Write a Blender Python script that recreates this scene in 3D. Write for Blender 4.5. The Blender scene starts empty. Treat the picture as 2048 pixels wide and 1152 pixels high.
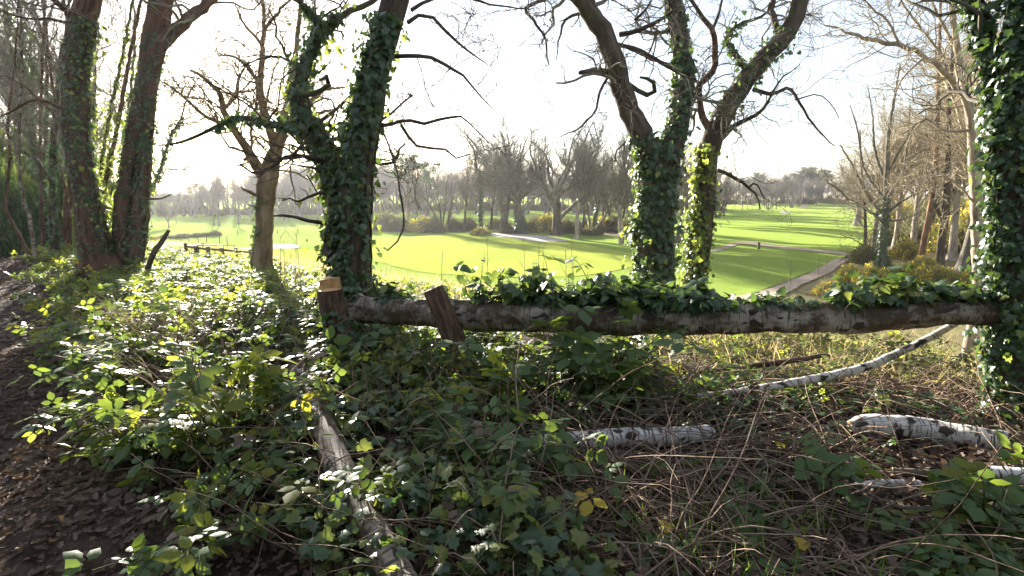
import bpy, math, numpy as np
from mathutils import Vector
from mathutils.geometry import delaunay_2d_cdt
S = bpy.context.scene
COL = S.collection
rng = np.random.default_rng(11)
R_ = math.radians

# ------------------------------------------------------------------ camera
F = 1024.0; EYE = 1.6; PITCH = math.atan((576 - 385) / F)
cam = bpy.data.cameras.new('camera'); cam.sensor_width = 36; cam.lens = 18.0
cam.clip_start = 0.05; cam.clip_end = 3000
co = bpy.data.objects.new('camera', cam); COL.objects.link(co)
co.location = (0, 0, EYE); co.rotation_euler = (math.pi / 2 - PITCH, 0, 0)
S.camera = co
cP, sP = math.cos(PITCH), math.sin(PITCH)
def ray(px, py):
    u = (px - 1024) / F; v = (576 - py) / F
    return np.array([u, cP + v * sP, v * cP - sP])
def at(px, py, Y):
    d = ray(px, py); return np.array([0, 0, EYE]) + d * (Y / d[1])

# ------------------------------------------------------------------ sky, sun, exposure
sd = ray(447, 42); SUN_EL = math.atan2(sd[2], math.hypot(sd[0], sd[1])); SUN_AZ = math.atan2(sd[0], sd[1])
W = bpy.data.worlds.new('World'); S.world = W; W.use_nodes = True
nt = W.node_tree; nt.nodes.clear()
wo = nt.nodes.new('ShaderNodeOutputWorld'); bg = nt.nodes.new('ShaderNodeBackground')
sk = nt.nodes.new('ShaderNodeTexSky'); sk.sky_type = 'NISHITA'; sk.sun_disc = False
sk.sun_elevation = SUN_EL; sk.sun_rotation = SUN_AZ
sk.altitude = 50; sk.air_density = 1.0; sk.dust_density = .6; sk.ozone_density = 1.0
bg.inputs[1].default_value = 0.07
vm = nt.nodes.new('ShaderNodeMix'); vm.data_type = 'RGBA'      # thin even veil of high cloud over the whole sky
vm.inputs[0].default_value = .42; vm.inputs[7].default_value = (3.3, 3.15, 3.45, 1)
nt.links.new(sk.outputs[0], vm.inputs[6]); nt.links.new(vm.outputs[2], bg.inputs[0]); nt.links.new(bg.outputs[0], wo.inputs[0])
sl = bpy.data.lights.new('sun', 'SUN'); sl.energy = 5.0; sl.angle = R_(0.53); sl.color = (1.0, 0.93, 0.82)
so = bpy.data.objects.new('sun', sl); COL.objects.link(so)
so.rotation_euler = Vector((-sd[0], -sd[1], -sd[2])).to_track_quat('-Z', 'Y').to_euler(); so.location = (-40, 60, 40)
S.view_settings.view_transform = 'Standard'; S.view_settings.look = 'None'
S.view_settings.gamma = 1; S.view_settings.exposure = 2.35; S.view_settings.use_curve_mapping = False
S.cycles.max_bounces = 6; S.cycles.transparent_max_bounces = 4; S.cycles.volume_bounces = 0
S.cycles.diffuse_bounces = 3; S.cycles.glossy_bounces = 2; S.cycles.transmission_bounces = 3
S.cycles.caustics_reflective = False; S.cycles.caustics_refractive = False
S.cycles.sample_clamp_indirect = 6

# ------------------------------------------------------------------ terrain height
def sstep(a, b, x):
    t = np.clip((x - a) / (b - a), 0, 1); return t * t * (3 - 2 * t)
def fract_noise(x, y, z=0.0):
    return (np.sin(x * 1.7 + 1.3 * np.sin(y * 1.1 + z) + 0.7) + np.sin(y * 2.1 + 1.7 * np.sin(x * .9 - z) + 2.1)
            + .5 * np.sin((x + y) * 3.7 + z * 2.3) + .5 * np.sin((x - y) * 4.3 - z * 1.9 + 1)) / 3.0
def H(x, y):
    x = np.asarray(x, float); y = np.asarray(y, float)
    s2 = y + .78 * x
    z = -3.4 * sstep(4.2, 27, s2)
    d = np.hypot(x, y)
    z = z + .05 * fract_noise(x * 1.3, y * 1.3) * sstep(40, 8, d) + .25 * fract_noise(x * .11, y * .13) * sstep(10, 30, d)
    z = z + 2.2 * sstep(90, 260, d) * sstep(60, -140, x) + 1.2 * sstep(110, 260, d)
    z = z + .12 * np.exp(-((x + .95 * y - 1.6) / 1.2) ** 2) * sstep(1.2, 3.0, y)
    return z
def G(px, py, off=0.0):
    d = ray(px, py); lo, hi = .5, 900.0; t = .8
    prev = t
    while t < 900:
        p = d * t
        if EYE + p[2] < H(p[0], p[1]): break
        prev = t; t *= 1.03
    lo, hi = prev, t
    for _ in range(24):
        m = (lo + hi) / 2; p = d * m
        if EYE + p[2] < H(p[0], p[1]): hi = m
        else: lo = m
    p = d * hi; return np.array([p[0], p[1], float(H(p[0], p[1])) + off])

# ------------------------------------------------------------------ materials
def newmat(name):
    m = bpy.data.materials.new(name); m.use_nodes = True; t = m.node_tree; t.nodes.clear()
    o = t.nodes.new('ShaderNodeOutputMaterial'); return m, t, o
class NB:
    def __init__(s, t): s.t = t
    def n(s, typ, **kw):
        x = s.t.nodes.new(typ)
        for k, v in kw.items():
            if k.startswith('i_'):
                key = k[2:]; key = int(key) if key.isdigit() else key.replace('_', ' ')
                s.set(x.inputs[key], v)
            else: setattr(x, k, v)
        return x
    def set(s, inp, v):
        if hasattr(v, 'links') or isinstance(v, bpy.types.NodeSocket): s.t.links.new(v, inp)
        else:
            if isinstance(v, tuple) and len(v) == 3 and inp.type == 'RGBA': v = v + (1,)
            inp.default_value = v
    def noise(s, vec, scale, detail=4, rough=.6):
        x = s.n('ShaderNodeTexNoise', i_Scale=scale, i_Detail=detail, i_Roughness=rough)
        if vec is not None: s.t.links.new(vec, x.inputs['Vector'])
        return x.outputs[0]
    def ramp(s, fac, stops):
        x = s.n('ShaderNodeValToRGB'); s.t.links.new(fac, x.inputs[0]); e = x.color_ramp.elements
        while len(e) < len(stops): e.new(.5)
        for q, (p, c) in zip(e, stops):
            q.position = p; q.color = (c, c, c, 1) if not isinstance(c, tuple) else c + (1,)
        return x.outputs[0]
    def mix(s, fac, a, b, mode='MIX'):
        x = s.n('ShaderNodeMix', data_type='RGBA', blend_type=mode)
        s.set(x.inputs[0], fac); s.set(x.inputs[6], a); s.set(x.inputs[7], b); return x.outputs[2]
    def vmul(s, vec, v):
        x = s.n('ShaderNodeVectorMath', operation='MULTIPLY'); s.t.links.new(vec, x.inputs[0]); x.inputs[1].default_value = v
        return x.outputs[0]
    def math(s, op, a, b=0.0):
        x = s.n('ShaderNodeMath', operation=op); s.set(x.inputs[0], a); s.set(x.inputs[1], b); return x.outputs[0]
    def bump(s, h, strength, dist):
        x = s.n('ShaderNodeBump', i_Strength=strength, i_Distance=dist); s.t.links.new(h, x.inputs['Height']); return x.outputs[0]
    def pbsdf(s, col, rough=.8, normal=None, spec=.3, **kw):
        x = s.n('ShaderNodeBsdfPrincipled'); s.set(x.inputs['Base Color'], col); s.set(x.inputs['Roughness'], rough)
        x.inputs['Specular IOR Level'].default_value = spec
        if normal is not None: s.t.links.new(normal, x.inputs['Normal'])
        for k, v in kw.items(): s.set(x.inputs[k.replace('_', ' ')], v)
        return x.outputs[0]
def bark(name, c1, c2, fs=9., moss=0., mosscol=(.05, .07, .015), bump=.8, dist=.03, stretch=.16):
    m, t, o = newmat(name); b = NB(t)
    a = b.n('ShaderNodeAttribute', attribute_name='bk').outputs['Vector']
    oi = b.n('ShaderNodeObjectInfo').outputs['Random']
    v = b.vmul(a, (1, 1, stretch)); n1 = b.noise(v, fs, 6, .65); n2 = b.noise(a, 1.6, 3)
    col = b.ramp(n1, [(.32, tuple(q * .35 for q in c1)), (.47, c1), (.7, c2)])
    col = b.mix(b.ramp(n2, [(.4, 0.), (.65, .45)]), col, tuple(q * .55 for q in c1))
    if moss:
        col = b.mix(b.ramp(b.noise(a, 3.3, 5, .7), [(.56 - moss * .2, 0.), (.68 - moss * .2, .85)]), col, mosscol)
    nrm = b.bump(n1, bump, dist)
    t.links.new(b.pbsdf(col, .9, nrm, .15), o.inputs[0]); return m
def birch(name, dirt=.5, white=(.62, .6, .56)):
    m, t, o = newmat(name); b = NB(t)
    a = b.n('ShaderNodeAttribute', attribute_name='bk').outputs['Vector']
    n1 = b.noise(b.vmul(a, (9, 9, 70)), 1., 3, .5); n2 = b.noise(b.vmul(a, (6, 6, 4)), 1., 5, .7); n3 = b.noise(a, 14, 5, .7)
    n4 = b.noise(b.vmul(a, (16, 16, 9)), 1.0, 2, .4)
    col = b.mix(b.ramp(n3, [(.35, 0.), (.7, 1.)]), white, tuple(q * .72 for q in white))
    col = b.mix(b.ramp(n1, [(.55, 0.), (.62, .9)]), col, (.035, .028, .022))
    col = b.mix(b.ramp(n4, [(.58, 0.), (.62, 1.)]), col, (.03, .025, .02))
    col = b.mix(b.ramp(n2, [(.62 - .3 * dirt, 0.), (.78 - .28 * dirt, .95)]), col, (.07, .045, .025))
    t.links.new(b.pbsdf(col, .6, b.bump(n2, .5, .01), .3), o.inputs[0]); return m
def leafmat(name, cols, trans=.4, tcol=(.32, .42, .05), rough=.4, spec=.5, veins=0.):
    m, t, o = newmat(name); b = NB(t)
    g = b.n('ShaderNodeNewGeometry'); r = b.math('FRACT', b.math('ADD', g.outputs['Random Per Island'], b.math('MULTIPLY', b.n('ShaderNodeObjectInfo').outputs['Random'], 1.0)))
    k = len(cols); col = b.ramp(r, [(i / (k - 1), c) for i, c in enumerate(cols)])
    pos = b.n('ShaderNodeTexCoord').outputs['Object']; nz = b.noise(pos, 45, 4, .6)
    col = b.mix(b.ramp(nz, [(.35, 0.), (.7, .5)]), col, tuple(min(1, q * 1.7 + .01) for q in cols[-1]))
    p = b.pbsdf(col, rough, b.bump(nz, .25, .004), spec)
    tr = b.n('ShaderNodeBsdfTranslucent'); b.set(tr.inputs[0], b.mix(b.math('MULTIPLY', r, .6), tcol, tuple(q * 3.2 for q in cols[0])))
    mx = b.n('ShaderNodeMixShader'); mx.inputs[0].default_value = trans
    t.links.new(p, mx.inputs[1]); t.links.new(tr.outputs[0], mx.inputs[2]); t.links.new(mx.outputs[0], o.inputs[0]); return m
def plain(name, c1, c2, scale=6., rough=.85, bump=.4, dist=.01, spec=.2, detail=5):
    m, t, o = newmat(name); b = NB(t); pos = b.n('ShaderNodeTexCoord').outputs['Object']
    n = b.noise(pos, scale, detail, .65)
    t.links.new(b.pbsdf(b.ramp(n, [(.3, c1), (.7, c2)]), rough, b.bump(n, bump, dist), spec), o.inputs[0]); return m
def grassmat(name, c1, c2, c3, stripes=0.):
    m, t, o = newmat(name); b = NB(t); pos = b.n('ShaderNodeTexCoord').outputs['Object']
    n1 = b.noise(pos, .09, 5, .6); n2 = b.noise(pos, 1.3, 5, .7); n3 = b.noise(pos, 14., 3, .7)
    col = b.mix(b.ramp(n1, [(.35, 0.), (.68, 1.)]), c1, c2)
    col = b.mix(b.ramp(n2, [(.42, 0.), (.75, .65)]), col, c3)
    col = b.mix(b.ramp(n3, [(.3, .55), (.6, 0.)]), col, tuple(q * .5 for q in c1))
    nrm = b.bump(n3, .9, .08)
    p = b.pbsdf(col, .95, nrm, .0, Sheen_Weight=.3, Sheen_Roughness=.6, Sheen_Tint=(.7, .95, .2, 1))
    t.links.new(p, o.inputs[0]); return m

M = {}
M['oak'] = bark('oak bark', (.075, .055, .04), (.17, .135, .1), 10, .12)
M['oak_warm'] = bark('reddish brown bark', (.10, .055, .035), (.2, .12, .08), 12, .05)
M['oak_tan'] = bark('tan oak bark', (.2, .14, .085), (.4, .3, .2), 9, .2, (.1, .1, .03))
M['oak_moss'] = bark('mossy oak bark', (.06, .05, .035), (.14, .12, .085), 10, .75, (.07, .085, .02))
M['stump'] = bark('stump bark', (.10, .06, .04), (.26, .17, .115), 34, .1, bump=1., dist=.02)
M['grey'] = bark('grey bark', (.12, .105, .085), (.27, .24, .2), 10, .2, (.1, .1, .04))
M['pale'] = bark('pale grey bark', (.3, .25, .2), (.52, .46, .38), 10, .1, (.14, .13, .05))
M['twig'] = bark('twig bark', (.17, .15, .12), (.33, .3, .24), 6, .15, (.1, .1, .035))
M['twig_pale'] = bark('pale twig bark', (.34, .28, .19), (.58, .5, .37), 6, .2, (.18, .16, .06))
M['far_twig'] = bark('distant twig bark', (.19, .165, .145), (.32, .285, .25), 4, 0)
M['pine_bark'] = bark('pine bark', (.16, .085, .05), (.3, .19, .13), 8, .0)
M['birch'] = birch('birch bark', .35, (.6, .58, .54))
M['birch_old'] = birch('weathered birch bark', .8, (.42, .36, .29))
M['dead'] = bark('dead bramble stem', (.2, .135, .095), (.54, .42, .31), 20, 0)
M['green_stem'] = bark('green bramble stem', (.07, .08, .03), (.17, .12, .06), 20, 0)
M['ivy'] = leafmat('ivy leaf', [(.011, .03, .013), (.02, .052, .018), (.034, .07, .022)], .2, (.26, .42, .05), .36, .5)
M['ivy_sun'] = leafmat('sunlit ivy leaf', [(.05, .10, .02), (.09, .14, .025), (.15, .16, .04)], .42, (.5, .55, .08), .38, .5)  # lighter copy of the ivy, sunlight painted into its colour
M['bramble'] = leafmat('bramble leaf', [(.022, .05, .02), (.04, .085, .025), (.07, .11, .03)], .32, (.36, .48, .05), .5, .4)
M['bramble_sun'] = leafmat('sunlit bramble leaf', [(.06, .11, .02), (.11, .15, .025), (.2, .18, .03)], .55, (.58, .6, .06), .55, .35)  # lit copy of the bramble leaf, sun put into its yellower colour
M['yellow_leaf'] = leafmat('yellow leaf', [(.3, .28, .03), (.4, .34, .04), (.4, .27, .04)], .45, (.8, .65, .05), .5, .3)
M['litter'] = leafmat('dead leaf', [(.05, .033, .023), (.11, .075, .052), (.2, .15, .115), (.075, .052, .04)], .12, (.25, .14, .05), .75, .2)
M['scrub'] = leafmat('scrub leaf', [(.05, .06, .025), (.09, .085, .035), (.13, .1, .05)], .3, (.25, .25, .06), .6, .2)
M['gorse'] = leafmat('gorse spine', [(.13, .13, .04), (.2, .18, .06), (.3, .25, .1)], .25, (.3, .32, .07), .6, .2)
M['gorse_flower'] = leafmat('gorse flower', [(.7, .52, .05), (.8, .62, .08), (.75, .55, .05)], .35, (.8, .6, .05), .6, .2)
M['needle'] = leafmat('pine needle', [(.025, .05, .025), (.04, .07, .035), (.06, .09, .04)], .25, (.15, .2, .06), .5, .3)
M['dry_grass'] = leafmat('dry grass blade', [(.22, .17, .08), (.36, .29, .15), (.45, .37, .2), (.2, .2, .06)], .35, (.55, .46, .2), .6, .25)
M['green_grass'] = leafmat('green grass blade', [(.06, .13, .02), (.1, .18, .03), (.15, .22, .05)], .4, (.4, .55, .08), .5, .3)
M['fairway'] = grassmat('mown grass', (.145, .215, .04), (.185, .245, .045), (.23, .245, .075))
M['green'] = grassmat('backlit putting green grass', (.29, .32, .045), (.32, .34, .055), (.34, .34, .075))  # real greens, but the yellow of backlit grass is painted into their colour
M['rough'] = plain('rough ground', (.10, .085, .04), (.26, .22, .11), 1.5, .95, .8, .06)
M['soil'] = plain('woodland soil', (.025, .018, .013), (.075, .055, .04), 9., .95, 1., .03)
M['path'] = plain('trodden earth', (.04, .028, .021), (.1, .072, .054), 16., .95, 1., .025, .08, 8)
M['gravel'] = plain('gravel track', (.27, .2, .14), (.42, .34, .25), 3., .95, .6, .03)
M['sand'] = plain('bunker sand', (.36, .33, .3), (.5, .46, .42), 2., .95, .4, .03)
M['wood'] = plain('fence timber', (.09, .075, .05), (.19, .16, .11), 5., .85, .4, .01)
M['berry'] = plain('ivy berry', (.01, .01, .012), (.03, .03, .03), 30., .4, .1, .002)
def cutwood():
    m, t, o = newmat('fresh cut wood'); b = NB(t); pos = b.n('ShaderNodeTexCoord').outputs['Object']
    n = b.noise(b.vmul(pos, (60, 60, 4)), 1., 4, .6); n2 = b.noise(pos, 25, 4)
    col = b.ramp(n, [(.3, (.36, .2, .08)), (.6, (.62, .4, .19))]); col = b.mix(b.ramp(n2, [(.45, 0.), (.75, .6)]), col, (.3, .15, .06))
    t.links.new(b.pbsdf(col, .8, b.bump(n, .4, .004), .2), o.inputs[0]); return m
M['cut'] = cutwood()
M['cut_old'] = plain('old cut wood', (.2, .15, .08), (.42, .33, .19), 30., .9, .4, .005)

# ------------------------------------------------------------------ mesh helpers
class Buf:
    """collects triangles / quads; builds ONE mesh"""
    def __init__(s): s.v = []; s.q = []; s.t = []; s.a = []; s.n = 0; s.cap = []
    def add(s, V, Q=None, T=None, A=None):
        V = np.asarray(V, float).reshape(-1, 3); s.v.append(V)
        s.a.append(V if A is None else np.asarray(A, float).reshape(-1, 3))
        if Q is not None and len(Q): s.q.append(np.asarray(Q).reshape(-1, 4) + s.n)
        if T is not None and len(T): s.t.append(np.asarray(T).reshape(-1, 3) + s.n)
        s.n += len(V); return s
    def mesh(s, name, mats, smooth=True, attr=True):
        V = np.concatenate(s.v); me = bpy.data.meshes.new(name)
        Q = np.concatenate(s.q) if s.q else np.zeros((0, 4), int); T = np.concatenate(s.t) if s.t else np.zeros((0, 3), int)
        me.vertices.add(len(V)); me.vertices.foreach_set('co', V.astype(np.float32).ravel())
        me.loops.add(Q.size + T.size); me.loops.foreach_set('vertex_index', np.concatenate([Q.ravel(), T.ravel()]).astype(np.int32))
        me.polygons.add(len(Q) + len(T))
        st = np.concatenate([np.arange(len(Q)) * 4, Q.size + np.arange(len(T)) * 3])
        me.polygons.foreach_set('loop_start', st.astype(np.int32))
        me.polygons.foreach_set('use_smooth', np.full(len(st), smooth))
        if attr:
            a = me.attributes.new('bk', 'FLOAT_VECTOR', 'POINT'); a.data.foreach_set('vector', np.concatenate(s.a).astype(np.float32).ravel())
        for m in (mats if isinstance(mats, (list, tuple)) else [mats]): me.materials.append(M[m] if isinstance(m, str) else m)
        me.update(calc_edges=True); return me
    def obj(s, name, mats, parent=None, smooth=True, attr=True):
        return link(name, s.mesh(name, mats, smooth, attr), parent)
def link(name, me, parent=None, loc=None):
    o = bpy.data.objects.new(name, me); COL.objects.link(o)
    if parent is not None:
        o.parent = parent; p = parent; off = Vector((0, 0, 0))
        while p is not None: off += p.location; p = p.parent
        o.location = (Vector(loc) if loc is not None else Vector((0, 0, 0))) - off
    elif loc is not None: o.location = loc
    return o
def tag(o, label=None, cat=None, group=None, kind=None):
    if label: o['label'] = label
    if cat: o['category'] = cat
    if group: o['group'] = group
    if kind: o['kind'] = kind
    return o
def thing(name, label, cat, loc, group=None):
    o = bpy.data.objects.new(name, None); COL.objects.link(o); o.location = [float(q) for q in loc]; o.empty_display_size = .1
    return tag(o, label, cat, group)
def nrm(v): return v / np.maximum(np.linalg.norm(v, axis=-1, keepdims=True), 1e-9)
def tubes(buf, P, R, sides=6, rough=0., cap=False, seed=0.):
    P = np.asarray(P, float); R = np.asarray(R, float)
    if P.ndim == 2: P = P[None]; R = R[None]
    B, N, _ = P.shape
    T = nrm(np.gradient(P, axis=1)); mt = nrm(T.mean(1))
    ref = np.zeros((B, 3)); ref[np.arange(B), np.argmin(np.abs(mt), axis=1)] = 1
    U = nrm(np.cross(T, ref[:, None, :])); Vv = np.cross(T, U)
    a = np.arange(sides) / sides * 2 * math.pi; ca, sa = np.cos(a), np.sin(a)
    L = np.concatenate([np.zeros((B, 1)), np.cumsum(np.linalg.norm(np.diff(P, axis=1), axis=2), axis=1)], axis=1)
    RR = np.repeat(R[:, :, None], sides, 2)
    if rough:
        k = fract_noise(ca[None, None] * 2.2 + seed, sa[None, None] * 2.2 + L[..., None] * .5, L[..., None] * 1.1 + seed)
        k2 = fract_noise(ca[None, None] * 6 + seed, sa[None, None] * 6, L[..., None] * 2.7)
        RR = RR * (1 + rough * k + rough * .6 * k2)
    X = P[:, :, None] + RR[..., None] * (ca[None, None, :, None] * U[:, :, None] + sa[None, None, :, None] * Vv[:, :, None])
    r0 = R.mean(1)[:, None, None]; off = (np.arange(B) * .37 % 5)[:, None, None]
    A = np.stack([np.broadcast_to(ca * r0, (B, N, sides)) + off, np.broadcast_to(sa * r0, (B, N, sides)), np.repeat(L[:, :, None], sides, 2)], -1)
    i = np.arange(N - 1)[:, None] * sides; j = np.arange(sides)[None]; j2 = (j + 1) % sides
    q = np.stack([i + j, i + j2, i + sides + j2, i + sides + j], -1).reshape(-1, 4)
    Q = (q[None] + (np.arange(B) * N * sides)[:, None, None]).reshape(-1, 4)
    t = None
    if cap:
        n = B * N * sides; cv = np.concatenate([P[:, 0], P[:, -1]]); tl = []
        for b_ in range(B):
            o0 = b_ * N * sides; o1 = o0 + (N - 1) * sides
            for k in range(sides):
                tl.append((o0 + (k + 1) % sides, o0 + k, n + b_)); tl.append((o1 + k, o1 + (k + 1) % sides, n + B + b_))
        X = np.concatenate([X.reshape(-1, 3), cv]); A = np.concatenate([A.reshape(-1, 3), cv * 0]); t = tl
    buf.add(X, Q, t, A)
def spline(pts, n):
    pts = np.asarray(pts, float); d = np.concatenate([[0], np.cumsum(np.linalg.norm(np.diff(pts[:, :3], axis=0), axis=1))])
    E = np.vstack([2 * pts[0] - pts[1], pts, 2 * pts[-1] - pts[-2]]); out = []
    for s in np.linspace(0, d[-1], n):
        k = int(np.clip(np.searchsorted(d, s, 'right') - 1, 0, len(pts) - 2)); u = (s - d[k]) / max(d[k + 1] - d[k], 1e-9)
        p0, p1, p2, p3 = E[k], E[k + 1], E[k + 2], E[k + 3]
        out.append(.5 * ((2 * p1) + (-p0 + p2) * u + (2 * p0 - 5 * p1 + 4 * p2 - p3) * u * u + (-p0 + 3 * p1 - 3 * p2 + p3) * u ** 3))
    out = np.array(out)
    if out.shape[1] > 3: out[:, 3] = np.clip(out[:, 3], pts[:, 3].min() * .8, pts[:, 3].max() * 1.05)
    return out
def pline(pts, Y, d=0., n=None, jit=0.):
    """traced polyline (px, py, width px) at depth Y, drifting by d metres -> points (N,3), radii"""
    w = []
    for i, q in enumerate(pts):
        yy = Y + d * i / max(len(pts) - 1, 1)
        p = at(q[0], q[1], yy); w.append([*p, .94 * q[2] / 2 / F * (yy / ray(q[0], q[1])[1]) / math.sqrt(1 + ((q[0] - 1024) / F) ** 2)])
    L = sum(np.linalg.norm(np.subtract(w[i + 1][:3], w[i][:3])) for i in range(len(w) - 1))
    n = n or int(np.clip(L / .12, 6, 90)); s = spline(w, n); P, R = s[:, :3], s[:, 3]
    if jit: P = P + jit * np.stack([fract_noise(np.arange(n) * .9 + rng.uniform(0, 50), rng.uniform(0, 9, 1)) for _ in range(3)], 1) * (R[:, None] + np.where(R < .09, .02, .0)[:, None] / max(jit, .1) * np.minimum(np.arange(n) / 6, 1)[:, None] * .9)
    return P, np.maximum(R, .003)
def children(P, R, n, t0=.25, t1=1., ang=(30, 75), lf=(.35, .7), N=6, noise=.3, up=.1, rf=.6, rmin=.004, absL=None, wl=True):
    """grow n side branches off the parent polylines P (B,M,3)"""
    B, Mn, _ = P.shape; Lp = np.linalg.norm(np.diff(P, axis=1), axis=2).sum(1)
    b = rng.choice(B, n, p=Lp / Lp.sum()) if wl else np.arange(n) % B
    t = rng.uniform(t0, t1, n); f = t * (Mn - 1); k = np.clip(f.astype(int), 0, Mn - 2); u = (f - k)[:, None]
    pos = P[b, k] * (1 - u) + P[b, k + 1] * u; tan = nrm(P[b, k + 1] - P[b, k]); r = R[b, k] * (1 - u[:, 0]) + R[b, k + 1] * u[:, 0]
    rnd = rng.normal(size=(n, 3)); perp = nrm(rnd - (rnd * tan).sum(1, keepdims=True) * tan); an = np.radians(rng.uniform(*ang, n))[:, None]
    d = nrm(np.cos(an) * tan + np.sin(an) * perp)
    if absL: L = rng.uniform(*absL, n) * (1.15 - .5 * t)
    else: L = Lp[b] * rng.uniform(*lf, n) * (1.2 - .65 * t)
    out = np.zeros((n, N, 3)); out[:, 0] = pos; p = pos.copy()
    for i in range(1, N):
        d = nrm(d + noise * rng.normal(size=(n, 3)) + np.array([0, 0, up])); p = p + d * (L / (N - 1))[:, None]; out[:, i] = p
    r0 = np.maximum(np.minimum(r * rf, L * .027 + .002), rmin); ta = np.linspace(1, .3, N)[None] ** .8
    return out, np.maximum(r0[:, None] * ta, rmin * .7)
def crown_levels(buf, P, R, levels, sides=(5, 4, 3, 3)):
    lv = []
    for i, kw in enumerate(levels):
        P, R = children(P, R, **kw); tubes(buf, P, R, sides[min(i, 3)]); lv.append((P, R))
    return lv

# leaf templates ( +Y is the tip, +Z the upper face )
def tmpl(outline, cz=.4, fold=.16, curl=.12):
    o = [(x, y) for x, y in outline]; full = o + [(-x, y) for x, y in reversed(o[:-1]) if x > 1e-6]
    if full[0][0] > 1e-6: pass
    V = [(0, cz, .03)] + [(x, y, -fold * abs(x) - curl * max(0, y) ** 2) for x, y in full]
    n = len(full); return np.array(V), np.array([(0, 1 + i, 1 + (i + 1) % n) for i in range(n)])
def tm(outline, **k):
    V, T = tmpl(outline, **k); return V, T[:, ::1]
T_IVY = tm([(0, 0), (.24, -.14), (.52, .08), (.32, .36), (.38, .60), (.13, .70), (0, 1.0)])
T_IVY_LO = tm([(0, 0), (.45, .05), (.3, .55), (0, 1.0)])
T_HEART = tm([(0, 0), (.3, -.08), (.46, .2), (.3, .62), (0, 1.05)], fold=.25)
def leaflet():
    V = [(0, .45, .05), (0, 0, 0), (.3, .28, -.05), (.31, .62, -.05), (0, 1.02, -.12), (-.31, .62, -.05), (-.3, .28, -.05)]
    T = [(0, 1 + i, 1 + (i + 1) % 6) for i in range(6)]
    return np.array(V), np.array(T)
T_LEAFLET = leaflet()
T_LEAFLET_LO = (np.array([(0, 0, 0), (.33, .45, -.08), (0, 1, -.1), (-.33, .45, -.08), (0, .5, .05)]), np.array([(0, 1, 4), (1, 2, 4), (2, 3, 4), (3, 0, 4)]))
def compound(t, n=3):
    V, T = t; vs, ts = [], []; k = 0
    spec = [(0, 0, .12, 1.), (75, .0, .02, .8), (-75, 0, .02, .8)] if n == 3 else [(0, 0, .12, 1.), (55, 0, .06, .9), (-55, 0, .06, .9), (115, 0, 0, .7), (-115, 0, 0, .7)]
    for a, x, y, s in spec:
        c, q = math.cos(R_(a)), math.sin(R_(a)); W_ = V * s; W_ = W_ + np.array([0, .12, 0])
        vs.append(np.stack([W_[:, 0] * c + W_[:, 1] * q, -W_[:, 0] * q + W_[:, 1] * c + y, W_[:, 2]], 1)); ts.append(T + k); k += len(V)
    return np.concatenate(vs) / 1.25, np.concatenate(ts)
T_BRAM = compound(T_LEAFLET); T_BRAM5 = compound(T_LEAFLET, 5); T_BRAM_LO = compound(T_LEAFLET_LO)
T_OAK = (np.array([(0, 0, 0), (.22, .25, .1), (.12, .45, .05), (.26, .65, .14), (0, 1, .1), (-.26, .65, .1), (-.12, .45, .04), (-.22, .25, .14), (0, .5, -.06)]),
         np.array([(8, i, (i + 1) % 8) for i in range(8)]))
T_OAK_LO = (np.array([(0, 0, .08), (.25, .5, 0), (0, 1, .1), (-.25, .5, .04)]), np.array([(0, 1, 3), (1, 2, 3)]))
T_BLADE = (np.array([(-.02, 0, 0), (.02, 0, 0), (-.014, .5, .04), (.014, .5, .04), (0, 1, .22)]), np.array([(0, 1, 3), (0, 3, 2), (2, 3, 4)]))
T_SPIKE = (np.array([(-.06, 0, 0), (.06, 0, 0), (0, 1, 0)]), np.array([(0, 1, 2)]))
T_DIA = (np.array([(0, 0, 0), (.3, .5, .05), (0, 1, 0), (-.3, .5, .05)]), np.array([(0, 1, 2), (0, 2, 3)]))
def frames(n, d):
    """rotation matrices: z ~ n, y ~ d"""
    d = nrm(d); n = n - (n * d).sum(-1, keepdims=True) * d; n = nrm(n + 1e-6); x = np.cross(d, n); return np.stack([x, d, n], -1)
def scatter(buf, t, pos, Rm, sc):
    V, T = t; sc = np.broadcast_to(np.asarray(sc, float), (len(pos),))
    X = np.einsum('nij,vj->nvi', Rm, V) * sc[:, None, None] + pos[:, None]
    TT = T[None] + (np.arange(len(pos)) * len(V))[:, None, None]; buf.add(X.reshape(-1, 3), None, TT.reshape(-1, 3))
def rvec(n, s=1.): return rng.normal(size=(n, 3)) * s

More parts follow.
